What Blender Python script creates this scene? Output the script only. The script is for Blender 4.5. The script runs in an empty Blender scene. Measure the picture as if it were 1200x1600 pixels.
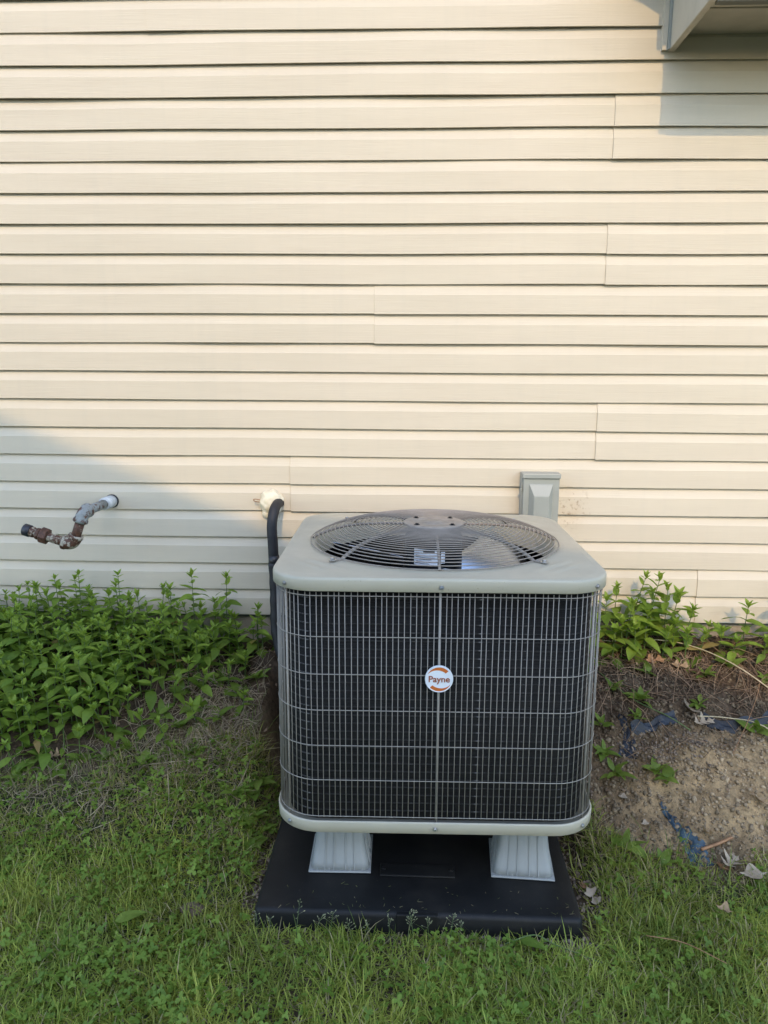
import bpy, bmesh, math, random
import numpy as np
from mathutils import Vector, Matrix, Euler

random.seed(7)
rng = np.random.default_rng(11)
scene = bpy.context.scene
COL = scene.collection
PI = math.pi

# ------------------------------------------------------------------ camera
def cam_basis(p, yw, r):
    f = Vector((math.sin(yw) * math.cos(p), math.cos(yw) * math.cos(p), -math.sin(p)))
    rt = Vector((math.cos(yw), -math.sin(yw), 0.0))
    dn = f.cross(rt)
    R = math.cos(r) * rt + math.sin(r) * dn
    Dn = -math.sin(r) * rt + math.cos(r) * dn
    return R, Dn, f

R_, D_, F_ = cam_basis(math.radians(10.678), math.radians(-2.076), math.radians(-0.311))
camd = bpy.data.cameras.new('camera')
camd.sensor_fit = 'VERTICAL'
camd.sensor_height = 24.0
camd.lens = 1180.0 / 1600.0 * 24.0
camd.clip_start = 0.05
camd.clip_end = 500
cam = bpy.data.objects.new('camera', camd)
COL.objects.link(cam)
M = Matrix.Identity(4)
for i in range(3):
    M[i][0] = R_[i]; M[i][1] = -D_[i]; M[i][2] = -F_[i]
M[0][3], M[1][3], M[2][3] = 0.0, -2.7457, 1.375
cam.matrix_world = M
scene.camera = cam

# ------------------------------------------------------------------ sky, sun, exposure
SUN_TO = Vector((0.03, -1.0, 0.70)).normalized()
world = bpy.data.worlds.new('World')
scene.world = world
world.use_nodes = True
wn = world.node_tree
sky = wn.nodes.new('ShaderNodeTexSky')
sky.sky_type = 'NISHITA'
sky.sun_disc = False
sky.sun_elevation = math.asin(SUN_TO.z)
sky.sun_rotation = math.radians(178.3)
sky.air_density = 1.0
sky.dust_density = 0.7
sky.ozone_density = 1.0
wn.links.new(sky.outputs['Color'], wn.nodes['Background'].inputs['Color'])
wn.nodes['Background'].inputs['Strength'].default_value = 0.15
sun = bpy.data.lights.new('sun', 'SUN')
sun.energy = 0.52
sun.angle = math.radians(0.35)
sun.color = (1.0, 0.70, 0.35)
suno = bpy.data.objects.new('sun', sun)
COL.objects.link(suno)
suno.rotation_euler = SUN_TO.to_track_quat('Z', 'Y').to_euler()
suno.location = (0, -20, 15)
scene.view_settings.view_transform = 'Standard'
scene.view_settings.look = 'None'
scene.view_settings.exposure = 1.82
scene.view_settings.gamma = 1.0
scene.view_settings.use_curve_mapping = False
scene.cycles.use_denoising = True
scene.cycles.max_bounces = 8
scene.cycles.diffuse_bounces = 4

# ------------------------------------------------------------------ helpers
def link(o, parent=None):
    COL.objects.link(o)
    if parent is not None:
        o.parent = parent
    return o

def tag(o, label, cat, group=None):
    o['label'] = label; o['category'] = cat
    if group: o['group'] = group
    return o

def thing(name, label, cat, loc=(0, 0, 0), rz=0.0, group=None):
    o = bpy.data.objects.new(name, None)
    o.empty_display_size = 0.05
    link(o)
    o.location = loc; o.rotation_euler = (0, 0, rz)
    return tag(o, label, cat, group)

def make_mesh(name, V, Fc, mat, smooth=False):
    me = bpy.data.meshes.new(name)
    me.from_pydata([tuple(map(float, v)) for v in V], [], [tuple(f) for f in Fc])
    if mat: me.materials.append(mat)
    if smooth:
        me.polygons.foreach_set('use_smooth', [True] * len(me.polygons))
    me.update()
    return me

def fix_normals(me):
    bm = bmesh.new(); bm.from_mesh(me)
    bmesh.ops.recalc_face_normals(bm, faces=bm.faces)
    bm.to_mesh(me); bm.free()

def obj(name, VF, mat, parent=None, smooth=False, recalc=True):
    me = make_mesh(name, VF[0], VF[1], mat, smooth)
    if recalc: fix_normals(me)
    return link(bpy.data.objects.new(name, me), parent)

def obj_me(name, me, parent=None):
    return link(bpy.data.objects.new(name, me), parent)

def join(*parts):
    V = []; Fc = []
    for v, f in parts:
        n = len(V)
        V.extend(v); Fc.extend([tuple(i + n for i in q) for q in f])
    return V, Fc

def xf(VF, M):
    return [tuple(M @ Vector(v)) for v in VF[0]], VF[1]

def box(x0, x1, y0, y1, z0, z1):
    V = [(x, y, z) for z in (z0, z1) for y in (y0, y1) for x in (x0, x1)]
    return V, [(0, 2, 3, 1), (4, 5, 7, 6), (0, 1, 5, 4), (2, 6, 7, 3), (0, 4, 6, 2), (1, 3, 7, 5)]

def bevelled(VF, w, seg=2):
    bm = bmesh.new()
    vs = [bm.verts.new(v) for v in VF[0]]
    for f in VF[1]:
        bm.faces.new([vs[i] for i in f])
    bmesh.ops.recalc_face_normals(bm, faces=bm.faces)
    bmesh.ops.bevel(bm, geom=list(bm.edges), offset=w, segments=seg, affect='EDGES', profile=0.5)
    bm.verts.index_update()
    V = [tuple(v.co) for v in bm.verts]; Fc = [tuple(v.index for v in f.verts) for f in bm.faces]
    bm.free()
    return V, Fc

def loft(rings, closed=True, cap0=True, cap1=True):
    n = len(rings[0]); V = [v for r in rings for v in r]; Fc = []
    for i in range(len(rings) - 1):
        for j in range(n if closed else n - 1):
            k = (j + 1) % n
            Fc.append((i * n + j, i * n + k, (i + 1) * n + k, (i + 1) * n + j))
    if cap0: Fc.append(tuple(range(n - 1, -1, -1)))
    if cap1: Fc.append(tuple((len(rings) - 1) * n + j for j in range(n)))
    return V, Fc

def lathe(prof, seg=24, cap0=True, cap1=True):
    rings = [[(r * math.cos(2 * PI * j / seg), r * math.sin(2 * PI * j / seg), z) for j in range(seg)] for r, z in prof]
    return loft(rings, True, cap0, cap1)

def tube(path, rad, seg=8, closed=False, caps=True):
    P = [Vector(p) for p in path]; n = len(P)
    rad = [float(q) for q in rad] if isinstance(rad, (list, tuple)) else [float(rad)] * n
    rings = []; prev = None
    for i in range(n):
        if closed: t = P[(i + 1) % n] - P[i - 1]
        else: t = P[min(i + 1, n - 1)] - P[max(i - 1, 0)]
        t.normalize()
        if prev is None:
            a = Vector((0, 0, 1)) if abs(t.z) < 0.9 else Vector((1, 0, 0))
            u = t.cross(a).normalized()
        else:
            u = (prev - t * prev.dot(t))
            u = u.normalized() if u.length > 1e-6 else t.orthogonal().normalized()
        prev = u; w = t.cross(u)
        rings.append([tuple(P[i] + rad[i] * (math.cos(2 * PI * j / seg) * u + math.sin(2 * PI * j / seg) * w)) for j in range(seg)])
    if closed:
        rings.append(rings[0]); V, Fc = loft(rings, True, False, False)
        m = (n) * seg
        return V[:m], [tuple(i % m for i in f) for f in Fc]
    return loft(rings, True, caps, caps)

def smooth_path(pts, n=8):
    P = [Vector(p) for p in pts]; P = [2 * P[0] - P[1]] + P + [2 * P[-1] - P[-2]]
    out = []
    for i in range(1, len(P) - 2):
        a, b, c, d = P[i - 1:i + 3]
        for k in range(n):
            t = k / n
            out.append(0.5 * ((2 * b) + (c - a) * t + (2 * a - 5 * b + 4 * c - d) * t * t + (3 * b - a - 3 * c + d) * t ** 3))
    out.append(P[-2])
    return out

def rrect(w, d, R, nc=8, ns=1):
    """closed outline of a rounded rectangle (half sizes w, d) in x, y, counter-clockwise from the front left corner's end"""
    pts = []
    for cx, cy, a0 in ((w - R, -(d - R), -90), (w - R, d - R, 0), (-(w - R), d - R, 90), (-(w - R), -(d - R), 180)):
        for k in range(nc + 1):
            a = math.radians(a0 + 90 * k / nc)
            pts.append((cx + R * math.cos(a), cy + R * math.sin(a)))
    return pts

def rot_to(direction):
    return Vector(direction).to_track_quat('Z', 'Y').to_matrix().to_4x4()

def fast_mesh(name, V, T, mat, col=None, smooth=False):
    me = bpy.data.meshes.new(name)
    V = np.asarray(V, dtype=np.float32); T = np.asarray(T, dtype=np.int32)
    k = T.shape[1]
    me.vertices.add(len(V)); me.vertices.foreach_set('co', V.ravel())
    me.loops.add(T.size); me.loops.foreach_set('vertex_index', T.ravel())
    me.polygons.add(len(T)); me.polygons.foreach_set('loop_start', np.arange(0, T.size, k, dtype=np.int32))
    if smooth: me.polygons.foreach_set('use_smooth', np.ones(len(T), dtype=bool))
    if col is not None:
        at = me.color_attributes.new('col', 'FLOAT_COLOR', 'POINT')
        c = np.ones((len(V), 4), dtype=np.float32); c[:, :3] = col
        at.data.foreach_set('color', c.ravel())
    me.materials.append(mat)
    me.update(calc_edges=True); me.validate()
    return me

# ------------------------------------------------------------------ materials
def new_mat(name):
    m = bpy.data.materials.new(name); m.use_nodes = True
    nt = m.node_tree
    return m, nt, nt.nodes['Principled BSDF']

def N(nt, kind, **kw):
    n = nt.nodes.new(kind)
    for k, v in kw.items(): setattr(n, k, v)
    return n

def noise(nt, scale, detail=4.0, rough=0.55, vscale=None, coord='Object'):
    tc = N(nt, 'ShaderNodeTexCoord'); out = tc.outputs[coord]
    if vscale:
        mp = N(nt, 'ShaderNodeMapping'); mp.inputs['Scale'].default_value = vscale
        nt.links.new(out, mp.inputs['Vector']); out = mp.outputs['Vector']
    n = N(nt, 'ShaderNodeTexNoise')
    n.inputs['Scale'].default_value = scale; n.inputs['Detail'].default_value = detail
    n.inputs['Roughness'].default_value = rough
    nt.links.new(out, n.inputs['Vector'])
    return n.outputs['Fac']

def ramp(nt, fac, stops):
    r = N(nt, 'ShaderNodeValToRGB')
    el = r.color_ramp.elements
    while len(el) < len(stops): el.new(0.5)
    for e, (p, c) in zip(el, stops):
        e.position = p; e.color = (*c, 1) if len(c) == 3 else c
    nt.links.new(fac, r.inputs['Fac'])
    return r.outputs['Color']

def bump(nt, b, height, strength=0.3, dist=0.002):
    n = N(nt, 'ShaderNodeBump'); n.inputs['Strength'].default_value = strength; n.inputs['Distance'].default_value = dist
    nt.links.new(height, n.inputs['Height']); nt.links.new(n.outputs['Normal'], b.inputs['Normal'])

def mixc(nt, fac, a, b):
    n = N(nt, 'ShaderNodeMix', data_type='RGBA')
    for s, v in ((n.inputs[0], fac), (n.inputs[6], a), (n.inputs[7], b)):
        if hasattr(v, 'is_output'): nt.links.new(v, s)
        elif isinstance(v, tuple): s.default_value = (*v, 1)
        else: s.default_value = v
    return n.outputs[2]

def mottled(name, c0, c1, scale=20, rough=0.6, metal=0.0, bscale=None, bstr=0.2, bdist=0.001, vscale=None, spec=0.5):
    m, nt, b = new_mat(name)
    f = noise(nt, scale, vscale=vscale)
    nt.links.new(ramp(nt, f, [(0.3, c0), (0.7, c1)]), b.inputs['Base Color'])
    b.inputs['Roughness'].default_value = rough; b.inputs['Metallic'].default_value = metal
    b.inputs['Specular IOR Level'].default_value = spec
    if bscale: bump(nt, b, noise(nt, bscale, vscale=vscale), bstr, bdist)
    return m

MAT = {}

def siding_material():
    m, nt, b = new_mat('cream_vinyl')
    f = noise(nt, 1.0, 5, 0.6, (1.6, 1, 14))
    base = ramp(nt, f, [(0.3, (0.565, 0.492, 0.378)), (0.7, (0.618, 0.542, 0.420))])
    f2 = noise(nt, 2.1, 3, 0.5)
    base = mixc(nt, ramp(nt, f2, [(0.35, (0, 0, 0)), (0.75, (0.25, 0.25, 0.25))]), base, (0.53, 0.485, 0.365))
    streak = ramp(nt, noise(nt, 1.0, 5, 0.6, (22, 1, 1.1)), [(0.5, (0, 0, 0)), (0.8, (0.22, 0.22, 0.22))])
    base = mixc(nt, streak, base, (0.48, 0.445, 0.36))
    # old dirt where an earlier box was fixed, beside the disconnect
    tc = N(nt, 'ShaderNodeTexCoord')
    mp = N(nt, 'ShaderNodeMapping', vector_type='POINT')
    mp.inputs['Location'].default_value = (-0.585 / 0.085, 0, -0.885 / 0.10)
    mp.inputs['Scale'].default_value = (1 / 0.085, 0.0, 1 / 0.10)
    nt.links.new(tc.outputs['Object'], mp.inputs['Vector'])
    ln = N(nt, 'ShaderNodeVectorMath', operation='LENGTH'); nt.links.new(mp.outputs['Vector'], ln.inputs[0])
    near = ramp(nt, ln.outputs['Value'], [(0.35, (1, 1, 1)), (1.0, (0, 0, 0))])
    spots = ramp(nt, noise(nt, 60, 6, 0.65), [(0.55, (0, 0, 0)), (0.68, (0.8, 0.8, 0.8))])
    haze = ramp(nt, noise(nt, 16, 3, 0.5), [(0.35, (0, 0, 0)), (0.8, (0.42, 0.42, 0.42))])
    mm = N(nt, 'ShaderNodeMath', operation='MULTIPLY'); nt.links.new(near, mm.inputs[0]); nt.links.new(spots, mm.inputs[1])
    mh = N(nt, 'ShaderNodeMath', operation='MULTIPLY'); nt.links.new(near, mh.inputs[0]); nt.links.new(haze, mh.inputs[1])
    base = mixc(nt, mh.outputs[0], base, (0.50, 0.36, 0.21))
    base = mixc(nt, mm.outputs[0], base, (0.26, 0.17, 0.10))
    nt.links.new(base, b.inputs['Base Color'])
    b.inputs['Roughness'].default_value = 0.55
    b.inputs['Specular IOR Level'].default_value = 0.35
    g = noise(nt, 1.0, 4, 0.65, (7, 1, 210))
    bump(nt, b, g, 0.5, 0.0018)
    return m
MAT['siding'] = siding_material()
MAT['concrete'] = mottled('foundation_concrete', (0.30, 0.25, 0.19), (0.44, 0.38, 0.30), 18, 0.9, bscale=90, bstr=0.5, bdist=0.003)
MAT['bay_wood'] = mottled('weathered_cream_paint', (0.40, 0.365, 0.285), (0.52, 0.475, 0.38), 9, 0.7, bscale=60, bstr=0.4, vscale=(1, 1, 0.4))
MAT['bay_dark'] = mottled('olive_shade_board', (0.11, 0.11, 0.085), (0.16, 0.155, 0.12), 9, 0.75, bscale=50)  # dark olive puts the eave shade of the bay front into the colour
MAT['roof'] = mottled('asphalt_shingle', (0.06, 0.055, 0.05), (0.12, 0.11, 0.10), 30, 0.9, bscale=120, bstr=0.6)
def unit_paint():
    m, nt, b = new_mat('beige_grey_paint')
    c = ramp(nt, noise(nt, 7), [(0.3, (0.425, 0.392, 0.300)), (0.7, (0.475, 0.440, 0.340))])
    dust = ramp(nt, noise(nt, 3.2, 6, 0.65), [(0.45, (0, 0, 0)), (0.75, (0.5, 0.5, 0.5))])
    c = mixc(nt, dust, c, (0.40, 0.36, 0.285))
    spk = ramp(nt, noise(nt, 260, 2, 0.5), [(0.70, (0, 0, 0)), (0.76, (0.6, 0.6, 0.6))])
    c = mixc(nt, spk, c, (0.20, 0.17, 0.12))
    scr = ramp(nt, noise(nt, 1.0, 4, 0.6, (9, 160, 40)), [(0.66, (0, 0, 0)), (0.72, (0.35, 0.35, 0.35))])
    c = mixc(nt, scr, c, (0.55, 0.52, 0.44))
    nt.links.new(c, b.inputs['Base Color'])
    r = ramp(nt, noise(nt, 12, 4), [(0.3, (0.32, 0.32, 0.32)), (0.7, (0.55, 0.55, 0.55))])
    nt.links.new(r, b.inputs['Roughness'])
    bump(nt, b, noise(nt, 9, 3), 0.12, 0.004)
    return m
MAT['unit'] = unit_paint()
MAT['wire'] = mottled('grey_coated_wire', (0.25, 0.23, 0.20), (0.33, 0.305, 0.265), 30, 0.42, spec=0.4)
MAT['guard'] = mottled('taupe_coated_wire', (0.225, 0.195, 0.165), (0.29, 0.255, 0.22), 30, 0.42)
MAT['hub'] = mottled('dusty_taupe_paint', (0.25, 0.21, 0.17), (0.34, 0.29, 0.24), 40, 0.5)
MAT['screw'] = mottled('zinc_screw', (0.35, 0.36, 0.37), (0.55, 0.55, 0.55), 200, 0.3, 0.9)
def pad_material():
    m, nt, b = new_mat('black_pad_plastic')
    c = ramp(nt, noise(nt, 14), [(0.3, (0.008, 0.008, 0.0082)), (0.7, (0.013, 0.0128, 0.0128))])
    dust = ramp(nt, noise(nt, 5, 7, 0.7), [(0.50, (0, 0, 0)), (0.80, (0.35, 0.35, 0.35))])
    c = mixc(nt, dust, c, (0.055, 0.045, 0.034))
    spl = ramp(nt, noise(nt, 130, 4, 0.6), [(0.66, (0, 0, 0)), (0.74, (0.8, 0.8, 0.8))])
    c = mixc(nt, spl, c, (0.06, 0.047, 0.033))
    nt.links.new(c, b.inputs['Base Color'])
    b.inputs['Roughness'].default_value = 0.5; b.inputs['Specular IOR Level'].default_value = 0.28
    bump(nt, b, noise(nt, 420, 3), 0.35, 0.0008)
    return m
MAT['black'] = pad_material()
MAT['riser'] = mottled('pale_grey_plastic', (0.285, 0.298, 0.292), (0.345, 0.358, 0.350), 8, 0.55, bscale=300, bstr=0.05)
MAT['hose'] = mottled('black_foam_insulation', (0.012, 0.012, 0.014), (0.024, 0.024, 0.026), 12, 0.6, bscale=160, bstr=0.25)
MAT['tape'] = mottled('black_tape', (0.010, 0.010, 0.012), (0.02, 0.02, 0.022), 40, 0.35)
MAT['foam'] = mottled('expanding_foam', (0.70, 0.62, 0.44), (0.80, 0.73, 0.56), 30, 0.6, bscale=110, bstr=0.4, bdist=0.002)
MAT['box'] = mottled('grey_steel_box', (0.28, 0.295, 0.265), (0.33, 0.34, 0.305), 10, 0.38, bscale=300, bstr=0.05)
MAT['white_pipe'] = mottled('white_sleeve', (0.42, 0.42, 0.40), (0.66, 0.66, 0.64), 45, 0.6, bscale=120, bstr=0.3)
MAT['cap'] = mottled('dark_cap', (0.012, 0.013, 0.02), (0.03, 0.03, 0.04), 60, 0.4)
MAT['motor'] = mottled('dark_motor_paint', (0.006, 0.0065, 0.008), (0.014, 0.015, 0.018), 20, 0.5, spec=0.25)
MAT['blade'] = mottled('galvanised_blade', (0.70, 0.75, 0.82), (0.78, 0.82, 0.88), 14, 0.30, 1.0)
MAT['tagpaper'] = mottled('white_label', (0.76, 0.79, 0.84), (0.82, 0.85, 0.88), 14, 0.5)
MAT['ink'] = mottled('black_print', (0.03, 0.03, 0.035), (0.05, 0.05, 0.05), 14, 0.6)
MAT['badge_white'] = mottled('badge_white', (0.70, 0.74, 0.78), (0.76, 0.79, 0.82), 30, 0.35)
MAT['badge_orange'] = mottled('badge_orange', (0.50, 0.125, 0.02), (0.56, 0.15, 0.03), 30, 0.4)
MAT['badge_text'] = mottled('badge_brown_print', (0.26, 0.075, 0.03), (0.30, 0.085, 0.035), 30, 0.5)
MAT['copper'] = mottled('copper', (0.55, 0.25, 0.13), (0.65, 0.33, 0.2), 30, 0.35, 0.9)
MAT['fabric'] = mottled('blue_weed_fabric', (0.012, 0.028, 0.050), (0.055, 0.105, 0.140), 32, 0.55, bscale=200, bstr=0.5, bdist=0.003)
MAT['fabric_dark'] = mottled('navy_weed_fabric', (0.004, 0.005, 0.008), (0.010, 0.018, 0.032), 25, 0.5, bscale=200, bstr=0.5, bdist=0.003)
MAT['oak'] = mottled('dry_leaf', (0.26, 0.17, 0.09), (0.40, 0.28, 0.16), 40, 0.75, bscale=150, bstr=0.4)
MAT['oak_pale'] = mottled('pale_dry_leaf', (0.27, 0.21, 0.145), (0.40, 0.325, 0.235), 40, 0.75, bscale=150, bstr=0.4)
MAT['oak_brown'] = mottled('brown_dry_leaf', (0.20, 0.10, 0.05), (0.38, 0.21, 0.10), 40, 0.75, bscale=150, bstr=0.4)
MAT['stick'] = mottled('brown_stick', (0.26, 0.13, 0.06), (0.36, 0.20, 0.10), 60, 0.7)
MAT['straw'] = mottled('pale_straw', (0.42, 0.34, 0.20), (0.58, 0.50, 0.33), 40, 0.65)
MAT['stone'] = mottled('tan_stone', (0.07, 0.048, 0.03), (0.17, 0.12, 0.075), 45, 0.95, bscale=110, bstr=1.0, bdist=0.004)
MAT['house_far'] = mottled('pale_siding_far', (0.52, 0.52, 0.50), (0.60, 0.60, 0.58), 3, 0.7, vscale=(0.3, 0.3, 6))
MAT['glass'] = mottled('window_glass', (0.03, 0.035, 0.04), (0.05, 0.055, 0.06), 2, 0.08)
MAT['trim'] = mottled('white_trim', (0.72, 0.72, 0.70), (0.80, 0.80, 0.78), 5, 0.5)

def rusty(name, paint, amount):
    m, nt, b = new_mat(name)
    f = noise(nt, 45, 6, 0.65)
    rust = ramp(nt, noise(nt, 130, 5), [(0.3, (0.045, 0.020, 0.013)), (0.7, (0.135, 0.060, 0.034))])
    mask = ramp(nt, f, [(amount - 0.03, (1, 1, 1)), (amount + 0.03, (0, 0, 0))])
    pc = ramp(nt, noise(nt, 90, 3), [(0.3, tuple(c * 0.8 for c in paint)), (0.7, paint)])
    nt.links.new(mixc(nt, mask, pc, rust), b.inputs['Base Color'])
    b.inputs['Roughness'].default_value = 0.65
    bump(nt, b, f, 0.5, 0.002)
    return m
MAT['pipe_grey'] = rusty('grey_painted_pipe', (0.28, 0.295, 0.285), 0.455)
MAT['pipe_mixed'] = rusty('flaking_cream_pipe', (0.40, 0.36, 0.28), 0.53)
MAT['pipe_rust'] = rusty('rusted_pipe', (0.30, 0.25, 0.2), 0.62)
MAT['rust'] = rusty('rust_brown_fitting', (0.2, 0.09, 0.05), 0.7)

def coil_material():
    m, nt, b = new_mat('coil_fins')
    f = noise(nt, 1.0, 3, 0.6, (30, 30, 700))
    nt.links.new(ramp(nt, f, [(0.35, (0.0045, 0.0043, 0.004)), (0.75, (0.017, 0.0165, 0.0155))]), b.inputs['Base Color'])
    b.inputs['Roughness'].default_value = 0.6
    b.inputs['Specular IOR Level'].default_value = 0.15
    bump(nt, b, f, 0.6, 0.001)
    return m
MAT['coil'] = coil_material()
def coil_tube_material():
    m, nt, b = new_mat('coil_tube_glints')
    f = noise(nt, 1.0, 4, 0.7, (26, 26, 60))
    nt.links.new(ramp(nt, f, [(0.30, (0.010, 0.010, 0.0095)), (0.56, (0.028, 0.0275, 0.026)), (0.66, (0.20, 0.20, 0.20))]), b.inputs['Base Color'])  # pale top stop paints glints along the tubes into the colour
    b.inputs['Roughness'].default_value = 0.45; b.inputs['Specular IOR Level'].default_value = 0.2
    return m
MAT['coiltube'] = coil_tube_material()

def leafy(name, c0, c1, transl=0.35, rough=0.5, attr=None, rand=True):
    m, nt, b = new_mat(name)
    if attr:
        a = N(nt, 'ShaderNodeAttribute', attribute_name=attr); colr = a.outputs['Color']
    else:
        oi = N(nt, 'ShaderNodeObjectInfo')
        colr = ramp(nt, oi.outputs['Random'], [(0.0, c0), (1.0, c1)])
        f = noise(nt, 5, 3)
        colr = mixc(nt, ramp(nt, f, [(0.4, (0, 0, 0)), (0.8, (0.35, 0.35, 0.35))]), colr, tuple(c * 0.65 for c in c0))
    nt.links.new(colr, b.inputs['Base Color'])
    b.inputs['Roughness'].default_value = rough
    b.inputs['Specular IOR Level'].default_value = 0.35
    t = N(nt, 'ShaderNodeBsdfTranslucent')
    nt.links.new(colr, t.inputs['Color'])
    mx = N(nt, 'ShaderNodeMixShader'); mx.inputs[0].default_value = transl
    nt.links.new(b.outputs[0], mx.inputs[1]); nt.links.new(t.outputs[0], mx.inputs[2])
    nt.links.new(mx.outputs[0], nt.nodes['Material Output'].inputs['Surface'])
    return m
MAT['leaf'] = leafy('plant_leaf', (0.145, 0.245, 0.032), (0.250, 0.355, 0.052), 0.48)
MAT['young'] = leafy('young_leaf', (0.235, 0.355, 0.047), (0.335, 0.46, 0.068), 0.48)
MAT['weed'] = leafy('weed_leaf', (0.155, 0.245, 0.035), (0.250, 0.34, 0.06), 0.48)
MAT['yellowed'] = leafy('yellowed_leaf', (0.30, 0.27, 0.06), (0.36, 0.24, 0.10), 0.35)
MAT['stem'] = mottled('green_stem', (0.07, 0.12, 0.03), (0.12, 0.17, 0.05), 20, 0.6)
MAT['grass'] = leafy('grass_blade', None, None, 0.42, 0.5, attr='col')
MAT['dry'] = leafy('dry_stem', None, None, 0.1, 0.7, attr='col')
MAT['pebble'] = leafy('pebble', None, None, 0.0, 0.85, attr='col')
MAT['seed'] = mottled('grass_seed', (0.17, 0.20, 0.09), (0.30, 0.29, 0.17), 90, 0.7)

def ground_material():
    m, nt, b = new_mat('soil')
    a = N(nt, 'ShaderNodeAttribute', attribute_name='col')
    f = noise(nt, 55, 8, 0.7)
    sp = ramp(nt, f, [(0.30, (0.45, 0.45, 0.45)), (0.55, (1, 1, 1)), (0.75, (1.35, 1.3, 1.25))])
    mul = N(nt, 'ShaderNodeMix', data_type='RGBA', blend_type='MULTIPLY'); mul.inputs[0].default_value = 1.0
    nt.links.new(a.outputs['Color'], mul.inputs[6]); nt.links.new(sp, mul.inputs[7])
    nt.links.new(mul.outputs[2], b.inputs['Base Color'])
    b.inputs['Roughness'].default_value = 0.95
    b.inputs['Specular IOR Level'].default_value = 0.2
    bump(nt, b, noise(nt, 130, 8, 0.75), 0.9, 0.008)
    return m
MAT['ground'] = ground_material()

# ------------------------------------------------------------------ terrain
def sm(t):
    t = np.clip(t, 0, 1); return t * t * (3 - 2 * t)

_lat = np.random.default_rng(3).random((256, 256))
def vnoise(x, y, s, off=0):
    x = np.asarray(x) * s + 37.3 + off * 17; y = np.asarray(y) * s + 91.7 + off * 29
    xi = np.floor(x).astype(int); yi = np.floor(y).astype(int)
    u = sm(x - xi); v = sm(y - yi)
    g = lambda i, j: _lat[i % 256, j % 256]
    return (g(xi, yi) * (1 - u) + g(xi + 1, yi) * u) * (1 - v) + (g(xi, yi + 1) * (1 - u) + g(xi + 1, yi + 1) * u) * v

def pad_mask(x, y):
    return sm((x + 0.50) / 0.10) * sm((0.56 - x) / 0.10) * sm((-0.16 - y) / 0.10)

LBX = [-3, -1.18, -1.03, -0.916, -0.863, -0.673, -0.455, -0.40, 0.44, 0.557, 0.637, 0.744, 0.85, 0.98, 3]
LBY = [-0.64, -0.64, -0.63, -0.59, -0.53, -0.48, -0.46, -0.50, -0.70, -0.75, -0.86, -0.868, -0.90, -0.884, -0.88]
def lawn_edge(x):
    return np.interp(x, LBX, LBY)

def terr(x, y):
    x = np.asarray(x, float); y = np.asarray(y, float)
    z = (0.37 + 0.02 * np.tanh(2 * x)) * sm((y + 1.0) / 1.0)
    z = z + 0.05 * np.exp(-((x - 1.0) / 0.3) ** 2 - ((y + 0.62) / 0.2) ** 2)
    m = pad_mask(x, y)
    z = z * (1 - m) - 0.004 * m
    near = np.exp(-(np.maximum(np.abs(x) - 2.2, 0) ** 2) * 4) * sm((y + 3.0) / 0.5)
    soil = sm((y - lawn_edge(x) + 0.05) / 0.1) * (1 - m)
    z = z + near * (1 - m) * 0.012 * (vnoise(x, y, 7) - 0.5)
    z = z + near * soil * (0.028 * (vnoise(x, y, 18, 1) - 0.5) + 0.018 * (vnoise(x, y, 40, 2) - 0.5))
    return z

def tz(x, y): return float(terr(x, y))

def build_ground():
    xs = np.concatenate([-np.geomspace(2.3, 90, 16)[::-1], np.arange(-2.2, 2.2001, 0.0125), np.geomspace(2.3, 90, 16)])
    ys = np.concatenate([-np.geomspace(2.3, 90, 16)[::-1], np.arange(-2.2, 0.05, 0.0125), np.geomspace(0.3, 90, 10)])
    X, Y = np.meshgrid(xs, ys)
    Z = terr(X, Y)
    V = np.stack([X, Y, Z], -1).reshape(-1, 3)
    nx, ny = len(xs), len(ys)
    i, j = np.meshgrid(np.arange(nx - 1), np.arange(ny - 1))
    a = (j * nx + i).ravel()
    T = np.stack([a, a + 1, a + nx + 1, a + nx], 1)
    x, y = X.ravel(), Y.ravel()
    lawn = 1 - sm((y - lawn_edge(x) + 0.06 * (vnoise(x, y, 9) - 0.5) + 0.06) / 0.12)
    lawnc = np.array([0.060, 0.062, 0.028]); dark = np.array([0.095, 0.066, 0.043]); sand = np.array([0.42, 0.295, 0.160])
    thatch = np.array([0.27, 0.20, 0.125])
    sandm = np.exp(-((x - 1.02) / 0.30) ** 2 - ((y + 0.64) / 0.17) ** 2) * 1.5 + 0.7 * np.exp(-((x - 0.72) / 0.13) ** 2 - ((y + 0.76) / 0.10) ** 2)
    sandm = np.clip(sandm * (0.55 + 0.9 * vnoise(x, y, 12, 5)), 0, 1)[:, None]
    barel = np.clip(1.4 * np.exp(-((x + 1.15) / 0.25) ** 2 - ((y + 0.70) / 0.09) ** 2) + 0.9 * np.exp(-((x + 0.6) / 0.2) ** 2 - ((y + 0.45) / 0.13) ** 2), 0, 1)[:, None]
    c = dark * (0.75 + 0.5 * vnoise(x, y, 14, 7)[:, None])
    c = c * (1 - barel) + thatch * barel
    c = c * (1 - sandm) + sand * (0.8 + 0.4 * vnoise(x, y, 25, 6)[:, None]) * sandm
    L = lawn[:, None] * (1 - 0.8 * pad_mask(x, y)[:, None])
    c = c * (1 - L) + lawnc * (0.7 + 0.6 * vnoise(x, y, 6, 4)[:, None]) * L
    far = sm((np.abs(y + 1) - 1.5) / 1.5)[:, None]
    c = c * (1 - far) + np.array([0.055, 0.085, 0.03]) * far
    me = fast_mesh('ground', V, T, MAT['ground'], c, True)
    o = obj_me('ground', me); o['kind'] = 'structure'
build_ground()

# ------------------------------------------------------------------ the house with its lap siding
S = 0.1016; Z0 = 2.4827; ZB = Z0 - 20 * S
house = thing('house', 'cream lap sided house wall on a concrete foundation, filling the background', 'house')

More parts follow.
